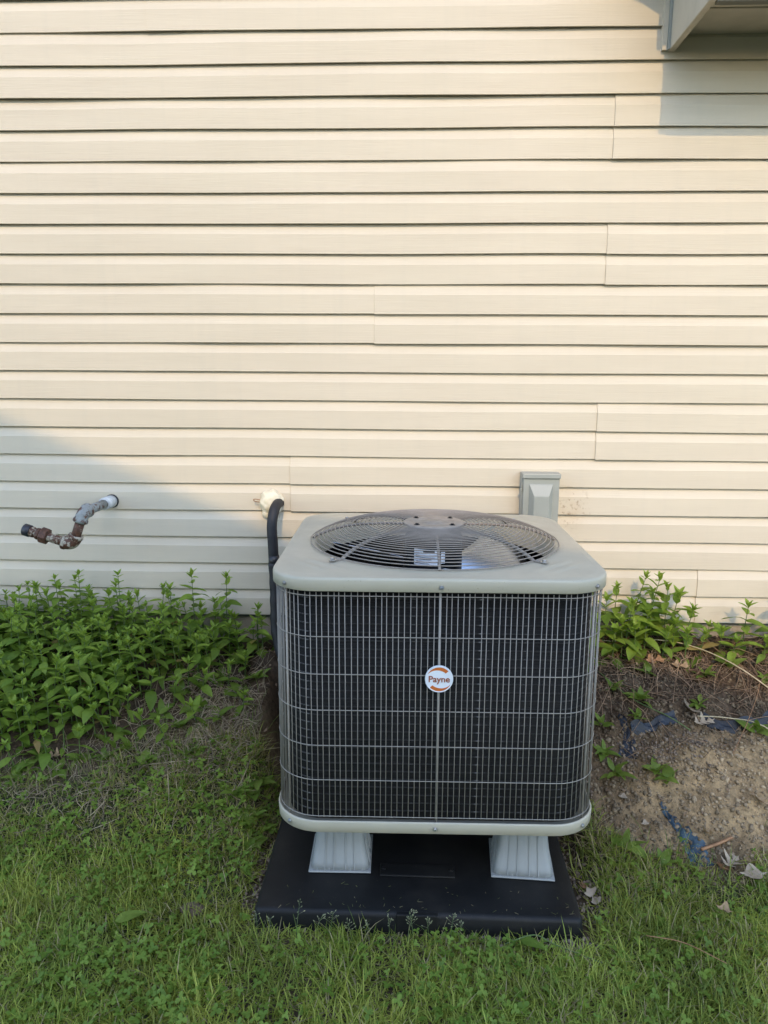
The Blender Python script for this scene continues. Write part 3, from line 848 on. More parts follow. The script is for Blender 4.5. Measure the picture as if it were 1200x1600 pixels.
def build_foam():
    t = thing('foam_seal', 'lumpy cream expanding foam sealing the hole around the black hose', 'foam', (-0.517, 0, 0.892))
    bm = bmesh.new()
    bmesh.ops.create_icosphere(bm, subdivisions=4, radius=1.0)
    import mathutils
    for v in bm.verts:
        p = v.co.copy()
        d = 1 + 0.20 * mathutils.noise.noise(p * 2.0 + Vector((3, 1, 7))) + 0.10 * mathutils.noise.noise(p * 4.4)
        d -= 0.13 * max(0.0, 1 - abs(math.sin(2.6 * p.z + 1.6 * p.x + 1.2 * mathutils.noise.noise(p * 1.7))) * 3.0)
        v.co = Vector((p.x * 0.045 * d, p.y * 0.030 * d - 0.006, p.z * 0.047 * d - 0.003))
    me = bpy.data.meshes.new('blob'); bm.to_mesh(me); bm.free()
    me.materials.append(MAT['foam']); me.polygons.foreach_set('use_smooth', [True] * len(me.polygons))
    obj_me('blob', me, t)
    bm = bmesh.new(); bmesh.ops.create_icosphere(bm, subdivisions=3, radius=1.0)
    for v in bm.verts:
        p = v.co.copy(); d = 1 + 0.2 * mathutils.noise.noise(p * 2.5)
        v.co = Vector((p.x * 0.022 * d - 0.014, p.y * 0.018 * d - 0.006, p.z * 0.020 * d - 0.044))
    me = bpy.data.meshes.new('drip'); bm.to_mesh(me); bm.free()
    me.materials.append(MAT['foam']); me.polygons.foreach_set('use_smooth', [True] * len(me.polygons))
    obj_me('drip', me, t)
    w = tag(obj('wire_end', tube(smooth_path([(0.02, 0, 0), (-0.015, -0.012, 0.010), (-0.024, -0.016, 0.009), (-0.017, -0.013, 0.001), (0.02, 0, -0.004)], 6), 0.0017, 6), MAT['stick'], None, True),
            'thin bent wire end sticking out left of the foam seal', 'wire')
    w.location = (-0.555, -0.008, 0.893)
build_foam()

# ------------------------------------------------------------------ leaves and plants
def leaf_mesh(name, width, mat, droop, fold, wave, seed, nl=7, tooth=0.0):
    """a leaf of unit length along +x: folded midrib, curved blade"""
    r = random.Random(seed); V = []; Fc = []
    for i in range(nl):
        t = i / (nl - 1)
        w = width * 0.5 * (math.sin(PI * min(1, t ** 0.72)) ** 0.85 if 0 < t < 1 else 0.0) + (0.012 if t == 0 else 0)
        zc = -droop * t * t + 0.05 * t
        for j in (-1, -0.5, 0, 0.5, 1):
            ww = w * (1 + (tooth if i % 2 else -tooth))
            V.append((t - 0.04 * abs(j) * (1 - t), j * ww, zc + fold * abs(j) * w + wave * w * math.sin(5 * t + j * 2 + r.uniform(-.4, .4))))
    for i in range(nl - 1):
        for j in range(4):
            q = i * 5 + j
            Fc.append((q, q + 5, q + 6, q + 1))
    return make_mesh(name, V, Fc, mat, True)
LEAF = [leaf_mesh('leaf', 0.46 + 0.04 * k, MAT['leaf'], 0.10 + 0.12 * k, 0.35 - 0.06 * k, 0.12, k, tooth=0.04) for k in range(5)]
YOUNG = [leaf_mesh('leaf', 0.40 + 0.03 * k, MAT['young'], 0.02 + 0.08 * k, 0.45, 0.08, 20 + k) for k in range(3)]
SLIM = [leaf_mesh('leaf', 0.27 + 0.04 * k, MAT['weed'], 0.15 + 0.15 * k, 0.30, 0.16, 60 + k, 8) for k in range(3)]
OLD = [leaf_mesh('leaf', 0.40 + 0.06 * k, MAT['yellowed'], 0.35 + 0.2 * k, 0.2, 0.3, 80 + k) for k in range(2)]
BROAD = [leaf_mesh('leaf', 0.40 + 0.06 * k, MAT['weed'], 0.10 + 0.14 * k, 0.25, 0.15, 40 + k) for k in range(4)]

def add_leaf(parent, me, loc, az, pitch, roll, size):
    o = bpy.data.objects.new('leaf', me); COL.objects.link(o); o.parent = parent
    o.location = loc; o.rotation_euler = Euler((roll, -pitch, az), 'XYZ'); o.scale = (size, size, size)
    return o

def upright_plant(name, x, y, h, lean_az, lean, label, group, leafsize=0.048, seed=0, pairs=None, cat='plant', young_share=0.35):
    r = random.Random(seed)
    t = thing(name, label, cat, (x, y, tz(x, y) - 0.005), 0.0, group)
    def at(s):
        d = lean * h * s ** 1.6
        return Vector((d * math.cos(lean_az), d * math.sin(lean_az), h * s))
    path = [at(s) for s in np.linspace(0, 1, 7)]
    obj('stem', tube(path, [0.0026 * (1 - 0.6 * s) for s in np.linspace(0, 1, 7)], 5), MAT['stem'], t, True, recalc=False)
    n = pairs or max(4, int(h / 0.027))
    a0 = r.uniform(0, PI)
    leaves = SLIM if r.random() < 0.16 else LEAF
    leafsize = leafsize * r.uniform(0.85, 1.22) * (1.2 if leaves is SLIM else 1.0)
    for k in range(n):
        s = 0.12 + 0.85 * (k / (n - 1)) ** 0.82
        az = a0 + k * PI / 2 + r.uniform(-0.35, 0.35)
        top = (k >= n - 2)
        size = leafsize * (0.65 + 0.55 * math.sin(PI * min(1, 0.25 + 0.75 * k / n))) * r.uniform(0.85, 1.15)
        if k == n - 1: size *= 0.66
        if k == n - 2: size *= 0.85
        for side in (0, PI):
            if r.random() < 0.05 and not top: continue
            me = r.choice(YOUNG) if (top or r.random() < young_share * k / n) else r.choice(leaves)
            if s < 0.5 and r.random() < 0.07: me = r.choice(OLD)
            pit = r.uniform(-0.25, 0.35) + (0.45 if top else 0) - 0.25 * (1 - s)
            add_leaf(t, me, at(s), az + side + r.uniform(-.2, .2), pit, r.uniform(-.35, .35), size)
    for q in range(4):                                         # the pointed tip
        add_leaf(t, r.choice(YOUNG), at(1.0), a0 + q * PI / 2 + 0.6, r.uniform(0.75, 1.15), 0, leafsize * r.uniform(0.42, 0.62))
    return t

ORD = ['first', 'second', 'third', 'fourth', 'fifth', 'sixth', 'seventh', 'eighth', 'ninth', 'tenth', 'eleventh', 'twelfth', 'thirteenth', 'fourteenth', 'fifteenth', 'sixteenth', 'seventeenth', 'eighteenth', 'nineteenth', 'twentieth', 'twenty first', 'twenty second', 'twenty third', 'twenty fourth', 'twenty fifth', 'twenty sixth']
def bed_ok(x, y):
    # outline of the planted bed: deep at the left, narrow towards the condenser
    lim = np.interp(x, [-2.6, -1.30, -1.05, -0.95, -0.90, -0.80, -0.72, -0.60, -0.50], [-0.60, -0.56, -0.52, -0.42, -0.30, -0.27, -0.27, -0.16, -0.12])
    return y > lim
def bed_label(x, y):
    lim = float(np.interp(x, [-2.6, -1.30, -1.05, -0.95, -0.90, -0.80, -0.72, -0.60, -0.50], [-0.60, -0.56, -0.52, -0.42, -0.30, -0.27, -0.27, -0.16, -0.12]))
    if x > -0.80: return 'leafy green plant in the thin end of the left bed beside the hose', 'leafy plants at the thin end of the bed'
    if y < lim + 0.08: return 'leafy green plant in the front row of the left bed, edging bare soil', 'leafy plants in the front row of the bed'
    if y > -0.16: return 'leafy green plant in the back row of the left bed, against the siding', 'leafy plants in the back row of the bed'
    return 'leafy green plant in the crowded middle of the left bed', 'leafy plants in the middle of the bed'
k = 0; placed = []
tries = 0
while len(placed) < 262 and tries < 40000:
    tries += 1
    x = random.uniform(-2.15, -0.50); y = random.uniform(-0.60, -0.035)
    if not bed_ok(x, y): continue
    if any((x - a) ** 2 + (y - b) ** 2 < 0.039 ** 2 for a, b in placed): continue
    placed.append((x, y))
for i, (x, y) in enumerate(placed):
    tall = 0.215 + 0.035 * math.tanh((-x - 0.95) * 3)
    h = tall * random.uniform(0.74, 1.08) * (0.74 + 0.26 * min(1, (y + 0.60) / 0.25))
    if x > -0.80: h *= 0.86
    if x > -0.62: h *= 0.85
    upright_plant('leafy_plant', x, y, h, random.uniform(-2.6, -0.5), random.uniform(0.02, 0.28), *bed_label(x, y), 0.047, 100 + i)
for i, (x, y, h, la, lab) in enumerate((
        (-0.795, -0.10, 0.315, -1.5, 'tallest leafy plant standing alone against the shaded siding left of the hose'),
        (-0.680, -0.09, 0.275, -0.9, 'thin leafy plant against the shaded siding, nearest the hose but one'),
        (-1.205, -0.13, 0.315, -1.2, 'tall leafy plant at the top of the left bed, below the rusty pipe'),
        (-1.280, -0.13, 0.300, -2.0, 'slender leafy plant topping the bed below the end cap of the rusty pipe'),
        (-1.065, -0.11, 0.295, -1.4, 'leafy plant with bare upper stem against the siding right of the rusty pipe'),
        (-0.555, -0.13, 0.185, -1.2, 'short leafy plant beside the black hose at the foundation'))):
    upright_plant('leafy_plant', x, y, h, la, 0.06, lab, 'tall plants rising above the left bed', 0.050, 900 + i, young_share=0.6)
RIGHT = [(0.62, -0.10, 0.20), (0.66, -0.06, 0.23), (0.70, -0.12, 0.20), (0.745, -0.07, 0.24), (0.775, -0.13, 0.20), (0.81, -0.06, 0.26), (0.855, -0.10, 0.29), (0.885, -0.05, 0.22),
         (0.925, -0.09, 0.255), (0.96, -0.05, 0.20), (1.00, -0.10, 0.155), (0.80, -0.17, 0.13), (0.72, -0.18, 0.12), (0.90, -0.16, 0.12), (1.04, -0.14, 0.10), (1.09, -0.07, 0.08), (0.66, -0.17, 0.14), (0.60, -0.15, 0.16), (0.84, -0.145, 0.15), (0.945, -0.13, 0.13), (0.985, -0.15, 0.11), (0.76, -0.15, 0.15), (1.12, -0.11, 0.09), (1.15, -0.15, 0.075)]
for i, (x, y, h) in enumerate(sorted(RIGHT)):
    lab, grp = 'leafy green plant in the sunlit clump, %s to the right of the condenser' % ORD[i], 'plants in the sunlit clump'
    if abs(h - 0.29) < 1e-6: lab, grp = 'tallest leafy plant of the sunlit clump right of the condenser', 'plants in the sunlit clump'
    upright_plant('leafy_plant', x, y, h, random.uniform(-2.2, -0.8), random.uniform(0.03, 0.22), lab, grp, 0.062, 1200 + i, young_share=0.8)
for i, (x, y, h, lab) in enumerate(((1.205, -0.10, 0.165, 'broad leaved plant against the foundation near the right edge'), (1.30, -0.12, 0.15, 'leafy plant at the far right edge by the foundation'),
        (1.25, -0.17, 0.09, 'low leafy plant in front of the foundation near the right edge'), (1.36, -0.09, 0.24, 'tall leafy plant at the right border, shading the siding'))):
    upright_plant('leafy_plant', x, y, h, -1.5, 0.1, lab, None, 0.060, 1300 + i, young_share=0.6)

def rosette(x, y, n, size, label, group, seed, tilt=0.45):
    r = random.Random(seed)
    t = thing('weed', label, 'weed', (x, y, tz(x, y)), 0.0, group)
    for k in range(n):
        add_leaf(t, r.choice(BROAD), (r.uniform(-.008, .008), r.uniform(-.008, .008), r.uniform(0.002, 0.02)), 2 * PI * k / n + r.uniform(-.4, .4), r.uniform(0.1, tilt + 0.35), r.uniform(-.4, .4), size * r.uniform(0.7, 1.15))
    return t
for i, (x, y) in enumerate(sorted([(-1.216, -0.62), (-1.035, -0.564), (-0.971, -0.541), (-0.941, -0.477), (-0.835, -0.407), (-0.757, -0.451), (-0.689, -0.381), (-0.826, -0.569), (-0.635, -0.427), (-0.54, -0.248),
                            (-0.689, -0.545), (-1.178, -0.567), (-0.58, -0.33), (-0.62, -0.20), (-0.78, -0.33), (-0.90, -0.53), (-0.72, -0.30), (-1.10, -0.60), (-0.66, -0.26), (-0.745, -0.385)])):
    rosette(x, y, random.randint(6, 10), 0.052, 'low broad leaved weed below the left bed, %s from the left' % ORD[i], 'low weeds below the left bed', 2000 + i, 0.6)
for i, (x, y) in enumerate([(-0.466, -0.589), (-0.470, -0.640), (-0.52, -0.66), (-0.459, -0.70), (-0.478, -0.742), (-0.45, -0.79)]):
    rosette(x, y, random.randint(6, 9), 0.050, 'dark green weed left of the pad, %s of six counted from the back' % ORD[i], 'weeds along the left side of the pad', 2100 + i)
for i, (x, y, s, lab) in enumerate([(0.70, -0.304, 0.05, 'small weed on dark soil beside the rear right of the condenser'), (0.773, -0.354, 0.055, 'upright weed on dark soil above the blue fabric'),
        (0.788, -0.627, 0.055, 'weed tuft at the left foot of the sandy mound'), (0.755, -0.60, 0.045, 'little weed just behind the tuft by the sandy mound'), (1.103, -0.474, 0.06, 'weed at the right edge of the sandy mound'),
        (0.958, -0.367, 0.045, 'small weed over the navy fabric edge'), (0.636, -0.586, 0.055, 'bright weed touching the right flank of the condenser'), (0.615, -0.52, 0.05, 'weed behind the bright one on the condenser right flank'),
        (0.627, -0.443, 0.05, 'weed close to the rear right corner of the condenser'), (0.613, -0.80, 0.06, 'broad leaved weed in the grass right of the base pan'), (0.68, -0.20, 0.05, 'low weed in front of the sunlit clump, next to the condenser'), (0.83, -0.23, 0.045, 'small weed below the sunlit clump beside the brown leaves'), (1.02, -0.24, 0.045, 'small weed on the litter left of the long stalk'), (1.12, -0.21, 0.05, 'low weed on the litter under the long stalk'), (1.22, -0.26, 0.05, 'low weed on the litter near the right border'), (0.74, -0.43, 0.045, 'little weed sprouting through the navy fabric flap'), (0.70, -0.86, 0.05, 'broad leaved weed where lawn meets bare soil on the right')]):
    rosette(x, y, random.randint(6, 9), s, lab, None, 2200 + i, 0.7)
for i, (x, y, h) in enumerate(sorted([(-1.24, -0.60, 0.10), (-1.14, -0.585, 0.12), (-1.05, -0.55, 0.11), (-0.985, -0.49, 0.13), (-0.93, -0.44, 0.12), (-0.885, -0.36, 0.12), (-0.87, -0.47, 0.09), (-0.80, -0.36, 0.11),
        (-0.765, -0.31, 0.12), (-0.71, -0.33, 0.10), (-0.79, -0.50, 0.08), (-0.70, -0.44, 0.09), (-0.63, -0.29, 0.11), (-0.585, -0.22, 0.10), (-0.56, -0.38, 0.08), (-1.32, -0.62, 0.11)])):
    upright_plant('leafy_plant', x, y, h, random.uniform(-2.4, -0.7), random.uniform(0.1, 0.35), 'short leafy plant on the thatch below the left bed, %s from the left' % ORD[i], 'short plants below the left bed', 0.046, 1500 + i, young_share=0.5)

def single_leaf(x, y, az, size, label):
    t = thing('weed', label, 'weed', (x, y, tz(x, y)))
    add_leaf(t, BROAD[1], (0, 0, 0.028), az, 0.15, 0.1, size); add_leaf(t, BROAD[3], (0.004, 0, 0.012), az + 2.0, 0.2, 0.2, size * 0.6); add_leaf(t, BROAD[0], (0, 0, 0.01), az - 1.9, 0.2, 0, size * 0.6)
single_leaf(-0.72, -1.115, 0.5, 0.075, 'broad pale green leaf lying in the lawn left of the pad')
single_leaf(0.28, -1.135, -0.5, 0.06, 'weed with oval leaves at the pad front, by the gravel')

# ------------------------------------------------------------------ lawn
def blades(name, X, Y, Zt, L, Wd, az, lean, curl, col, mat):
    n = len(X)
    dx, dy = np.cos(az), np.sin(az); px, py = -dy, dx
    V = np.zeros((n, 7, 3), np.float32)
    for i, (s, wf) in enumerate(((0, 1.0), (0.38, 0.92), (0.72, 0.62))):
        out = L * (lean * s + curl * s * s); up = L * s * np.sqrt(np.maximum(0.04, 1 - np.minimum(0.95, (lean + curl * s) ** 2)))
        cx, cy, cz = X + dx * out, Y + dy * out, Zt + up
        V[:, 2 * i] = np.stack([cx - px * Wd * wf / 2, cy - py * Wd * wf / 2, cz], 1)
        V[:, 2 * i + 1] = np.stack([cx + px * Wd * wf / 2, cy + py * Wd * wf / 2, cz], 1)
    out = L * (lean + curl); up = L * np.sqrt(np.maximum(0.02, 1 - np.minimum(0.97, (lean + curl) ** 2)))
    V[:, 6] = np.stack([X + dx * out, Y + dy * out, Zt + up], 1)
    T = np.array([[0, 1, 3], [0, 3, 2], [2, 3, 5], [2, 5, 4], [4, 5, 6]])
    T = (T[None] + 7 * np.arange(n)[:, None, None]).reshape(-1, 3)
    c = np.repeat(col, 7, axis=0)
    o = obj_me(name, fast_mesh(name, V.reshape(-1, 3), T, mat, c)); o['kind'] = 'stuff'
    return o

def lawn_density(x, y):
    e = lawn_edge(x) + 0.10 * (vnoise(x, y, 11, 8) - 0.5)
    d = 1 - sm((y - e + 0.03) / 0.09)
    onpad = (x > -0.39) & (x < 0.452) & (y > -1.098)
    d = np.where(onpad, 0, d)
    gap_r = (x > 0.44) & (x < 0.50 + 0.03 * vnoise(x, y, 20, 3)) & (y > -1.02)
    gap_l = (x > -0.425) & (x <= -0.37) & (y > -1.03) & (y < -0.74)
    gap_f = (x > 0.19) & (x < 0.46) & (y > -1.145 + 0.03 * vnoise(x, y, 25, 3))
    d = np.where(gap_r | gap_l, d * 0.12, d); d = np.where(gap_f, d * 0.06, d)
    d *= 1 - 0.85 * np.exp(-((x + 1.16) / 0.17) ** 2 - ((y + 0.69) / 0.055) ** 2)
    d *= np.where((x < -0.4) & (y > -0.82), 0.75, 1.0)
    d *= 0.45 + 1.1 * vnoise(x, y, 6, 9)
    return np.clip(d, 0, 1)

def scatter(n, x0, x1, y0, y1, dens):
    X = rng.uniform(x0, x1, n); Y = rng.uniform(y0, y1, n)
    keep = rng.random(n) < dens(X, Y)
    return X[keep], Y[keep]

def build_lawn():
    X, Y = scatter(230000, -1.95, 1.65, -2.0, -0.45, lawn_density)
    n = len(X)
    L = rng.uniform(0.018, 0.052, n) * (0.6 + 0.9 * vnoise(X, Y, 9, 12)) * (1 + 0.45 * (rng.random(n) < 0.08))
    W = rng.uniform(0.0016, 0.0038, n)
    az = rng.uniform(0, 2 * PI, n); lean = rng.uniform(0.3, 1.05, n); curl = rng.uniform(-0.15, 0.6, n)
    h = np.clip(rng.normal(0.5, 0.30, n) + 0.5 * (vnoise(X, Y, 8, 13) - 0.5), 0, 1)[:, None]
    c = (np.array([0.160, 0.225, 0.027]) * (1 - h) + np.array([0.45, 0.49, 0.10]) * h) * (0.72 + 0.56 * vnoise(X, Y, 10, 31)[:, None]) * (1 + np.array([0.18, 0.02, -0.05]) * (vnoise(X, Y, 4, 33)[:, None] - 0.35))
    dry = (rng.random(n) < 0.08 + 0.42 * sm((Y + 0.92) / 0.25) * (X < 0) + 0.25 * np.clip(vnoise(X, Y, 5, 41) * 3 - 2, 0, 1) + 0.25 * sm((Y + 1.0) / 0.12) * (X > 0.5))[:, None]
    c = np.where(dry, np.array([0.46, 0.38, 0.20]) * rng.uniform(0.7, 1.2, (n, 1)), c)
    blades('grass', X, Y, terr(X, Y) - 0.002, L, W, az, lean, curl, c, MAT['grass'])['label'] = 'short green lawn grass around the black pad'
    # clover among the grass: three round leaflets each
    cd = lambda x, y: lawn_density(x, y) * np.clip(vnoise(x, y, 4.5, 21) * 1.5 - 0.25, 0.12, 0.8) * (0.35 + 0.65 * sm((0.75 - x) / 0.5)) * (0.7 + 0.3 * sm((y + 1.35) / 0.3))
    X, Y = scatter(32000, -1.95, 1.65, -2.0, -0.5, cd)
    n = len(X); Z = terr(X, Y) + rng.uniform(0.008, 0.030, n)
    size = rng.uniform(0.0035, 0.0075, n); a0 = rng.uniform(0, 2 * PI, n)
    tx, ty = rng.normal(0, 0.28, n), rng.normal(0, 0.28, n)
    Vs = []; Ts = []; base = 0
    m = 7
    for q in range(3):
        a = a0 + q * 2 * PI / 3
        loc = [(0, 0)] + [(1.05 + 0.95 * math.cos(b), 0.78 * math.sin(b)) for b in np.linspace(-2.6, 2.6, m - 1)]
        P = np.zeros((n, m, 3), np.float32)
        for i, (u, v) in enumerate(loc):
            ox = size * (u * np.cos(a) - v * np.sin(a)); oy = size * (u * np.sin(a) + v * np.cos(a))
            P[:, i] = np.stack([X + ox, Y + oy, Z + tx * ox + ty * oy + 0.25 * size * abs(v)], 1)
        Vs.append(P.reshape(-1, 3))
        T = np.array([[0, i, i + 1] for i in range(1, m - 1)])
        Ts.append((T[None] + base + m * np.arange(n)[:, None, None]).reshape(-1, 3)); base += n * m
    h = rng.random((n, 1)); c = np.array([0.140, 0.235, 0.032]) * (1 - h) + np.array([0.265, 0.375, 0.062]) * h
    c = np.concatenate([np.repeat(c, m, axis=0)] * 3)
    o = obj_me('clover', fast_mesh('clover', np.concatenate(Vs), np.concatenate(Ts), MAT['grass'], c)); o['kind'] = 'stuff'; o['label'] = 'clover leaves mixed through the lawn'
    # longer untidy blades: lawn edges, around the pad and on the bank
    def ed(x, y):
        e = lawn_edge(x); a = np.exp(-((y - e) / 0.07) ** 2) * 0.8
        b = np.exp(-((x + 0.65) / 0.24) ** 2 - ((y + 0.56) / 0.13) ** 2) * 0.55 + np.exp(-((x + 0.62) / 0.12) ** 2 - ((y + 0.36) / 0.13) ** 2) * 0.25 + np.exp(-((x + 1.15) / 0.45) ** 2 - ((y + 0.62) / 0.06) ** 2) * 0.45
        f = ((np.abs(x) < 0.47) & (y < -1.10) & (y > -1.17)) * 0.35
        g = ((x > 0.5) & (y < -0.9)) * 0.25
        p = ((x > -0.43) & (x < 0.46) & (y > -1.10)) | (pad_mask(x, y) > 0.3) & (y > -1.0) | ((x > 0.19) & (x < 0.46) & (y > -1.14))
        return np.where(p, 0, np.clip(a * (x < -0.35) + a * 0.5 * (x > 0.5) + b + f + g + 0.04 * (y < e), 0, 1))
    X, Y = scatter(26000, -1.9, 1.6, -1.9, -0.20, ed)
    n = len(X)
    h = rng.random((n, 1)); c = np.array([0.11, 0.18, 0.03]) * (1 - h) + np.array([0.26, 0.32, 0.08]) * h
    dry = (rng.random((n, 1)) < 0.30 * (X < 0.5)[:, None] + 0.1)
    c = np.where(dry, np.array([0.36, 0.30, 0.16]) * rng.uniform(0.7, 1.2, (n, 1)), c)
    blades('long_grass', X, Y, terr(X, Y) - 0.002, rng.uniform(0.05, 0.095, n), rng.uniform(0.0014, 0.0026, n), rng.uniform(0, 2 * PI, n), rng.uniform(0.1, 0.8, n), rng.uniform(0.1, 0.5, n), c, MAT['grass'])['label'] = 'longer untidy grass along the lawn edges'
build_lawn()

# ------------------------------------------------------------------ dead stems, gravel and litter
def build_dry():
    def right(x, y): return (pad_mask(x, y) < 0.02) * np.where((x > 0.56), np.exp(-((y + 0.17) / 0.12) ** 2) + 0.12 * (y > -0.55), 0) * 0.9
    def left(x, y): return (pad_mask(x - 0.0, y) < 0.02) * np.where(x < -0.50, np.exp(-((x + 0.60) / 0.20) ** 2 - ((y + 0.38) / 0.16) ** 2) + 0.28 * np.exp(-((x + 1.15) / 0.30) ** 2 - ((y + 0.68) / 0.07) ** 2) + 0.5 * np.exp(-((x + 0.8) / 0.25) ** 2 - ((y + 0.55) / 0.08) ** 2), 0)
    for nm, fn, cnt, x0, x1, lab, c0, c1, lr in (('dry_stems', right, 3000, 0.5, 1.6, 'tangled dry brown stems on the sunlit bank', (0.10, 0.060, 0.038), (0.42, 0.28, 0.17), (0.04, 0.17)),
                               ('dry_thatch', left, 9000, -1.7, -0.42, 'dead grey brown thatch below the left bed', (0.20, 0.15, 0.10), (0.52, 0.42, 0.27), (0.03, 0.10))):
        X, Y = scatter(cnt, x0, x1, -0.85, -0.02, fn)
        n = len(X); Z = terr(X, Y) + rng.uniform(0.0, 0.016, n)
        az = rng.uniform(0, 2 * PI, n); L = rng.uniform(*lr, n); rad = rng.uniform(0.0006, 0.0014, n)
        bend = rng.normal(0, 0.9, n); rise = rng.uniform(-0.02, 0.22, n)
        P = np.zeros((n, 5, 3, 3)); px = X.copy(); py = Y.copy()
        h0 = Z - terr(X, Y)
        for i in range(5):
            s = i / 4
            a = az + bend * s
            if i: px = px + np.cos(a) * L / 4; py = py + np.sin(a) * L / 4
            py = np.minimum(py, 0.0); px = np.where(x1 < 0, np.minimum(px, -0.49), px)
            zz = terr(px, py) + h0 + rise * L * math.sin(PI * s) + 0.003
            for k in range(3):
                b = 2 * PI * k / 3
                P[:, i, k] = np.stack([px - np.sin(a) * rad * math.cos(b), py + np.cos(a) * rad * math.cos(b), zz + rad * math.sin(b)], 1)
        q = [[i * 3 + k, i * 3 + (k + 1) % 3, (i + 1) * 3 + (k + 1) % 3, (i + 1) * 3 + k] for i in range(4) for k in range(3)]
        T = (np.array(q)[None] + 15 * np.arange(n)[:, None, None]).reshape(-1, 4)
        h = rng.random((n, 1)); c = np.repeat(np.array(c0) * (1 - h) + np.array(c1) * h, 15, axis=0)
        o = obj_me(nm, fast_mesh(nm, P.reshape(-1, 3), T, MAT['dry'], c)); o['kind'] = 'stuff'; o['label'] = lab
build_dry()

def build_litter():
    def fn(x, y):
        a = np.where(x > 0.56, np.exp(-((y + 0.20) / 0.13) ** 2) + 0.10, 0)
        b = np.where(x < -0.42, 0.5 * np.exp(-((x + 0.62) / 0.22) ** 2 - ((y + 0.36) / 0.18) ** 2) + 0.3 * (y > -0.6), 0)
        return (a + b) * (y > lawn_edge(x) + 0.02)
    X, Y = scatter(9000, -1.7, 1.6, -0.9, -0.02, fn); n = len(X)
    Z = terr(X, Y) + rng.uniform(0.003, 0.016, n); s = rng.uniform(0.002, 0.009, n); a = rng.uniform(0, 2 * PI, n)
    tx, ty = rng.normal(0, 0.5, n), rng.normal(0, 0.5, n)
    P = np.zeros((n, 5, 3))
    for i, (u, v) in enumerate(((-1, -0.35), (0.1, -0.6), (1.2, 0.1), (0.2, 0.55), (-0.8, 0.4))):
        u_ = u * s * rng.uniform(0.6, 1.3, n); v_ = v * s * rng.uniform(0.6, 1.3, n)
        ox = u_ * np.cos(a) - v_ * np.sin(a); oy = u_ * np.sin(a) + v_ * np.cos(a)
        P[:, i] = np.stack([X + ox, Y + oy, Z + tx * ox + ty * oy + rng.uniform(0, 0.25, n) * s], 1)
    T = (np.array([[0, 1, 2], [0, 2, 3], [0, 3, 4]])[None] + 5 * np.arange(n)[:, None, None]).reshape(-1, 3)
    h = rng.random((n, 1)); c = np.array([0.07, 0.042, 0.026]) * (1 - h) + np.array([0.34, 0.235, 0.145]) * h
    o = obj_me('leaf_litter', fast_mesh('leaf_litter', P.reshape(-1, 3), T, MAT['dry'], np.repeat(c, 5, axis=0))); o['kind'] = 'stuff'; o['label'] = 'crumbled brown leaf litter on the banks'
build_litter()

def build_clippings():
    n = 54
    X = rng.uniform(-0.36, 0.42, n); Y = -1.082 + 0.09 * rng.random(n) ** 2
    c = np.array([0.20, 0.22, 0.08]) * rng.uniform(0.6, 1.2, (n, 1)); c[::3] = np.array([0.36, 0.30, 0.17])
    o = blades('grass_clippings', X, Y, np.full(n, 0.0545), rng.uniform(0.004, 0.016, n), rng.uniform(0.0008, 0.0018, n), rng.uniform(0, 2 * PI, n), np.full(n, 0.98), np.full(n, 0.0), c, MAT['grass'])
    o['label'] = 'dry grass clippings scattered on the black pad'
    V = o.data.vertices
    for v in V: v.co.z = 0.0545 + (v.co.z - 0.0545) * 0.06
build_clippings()

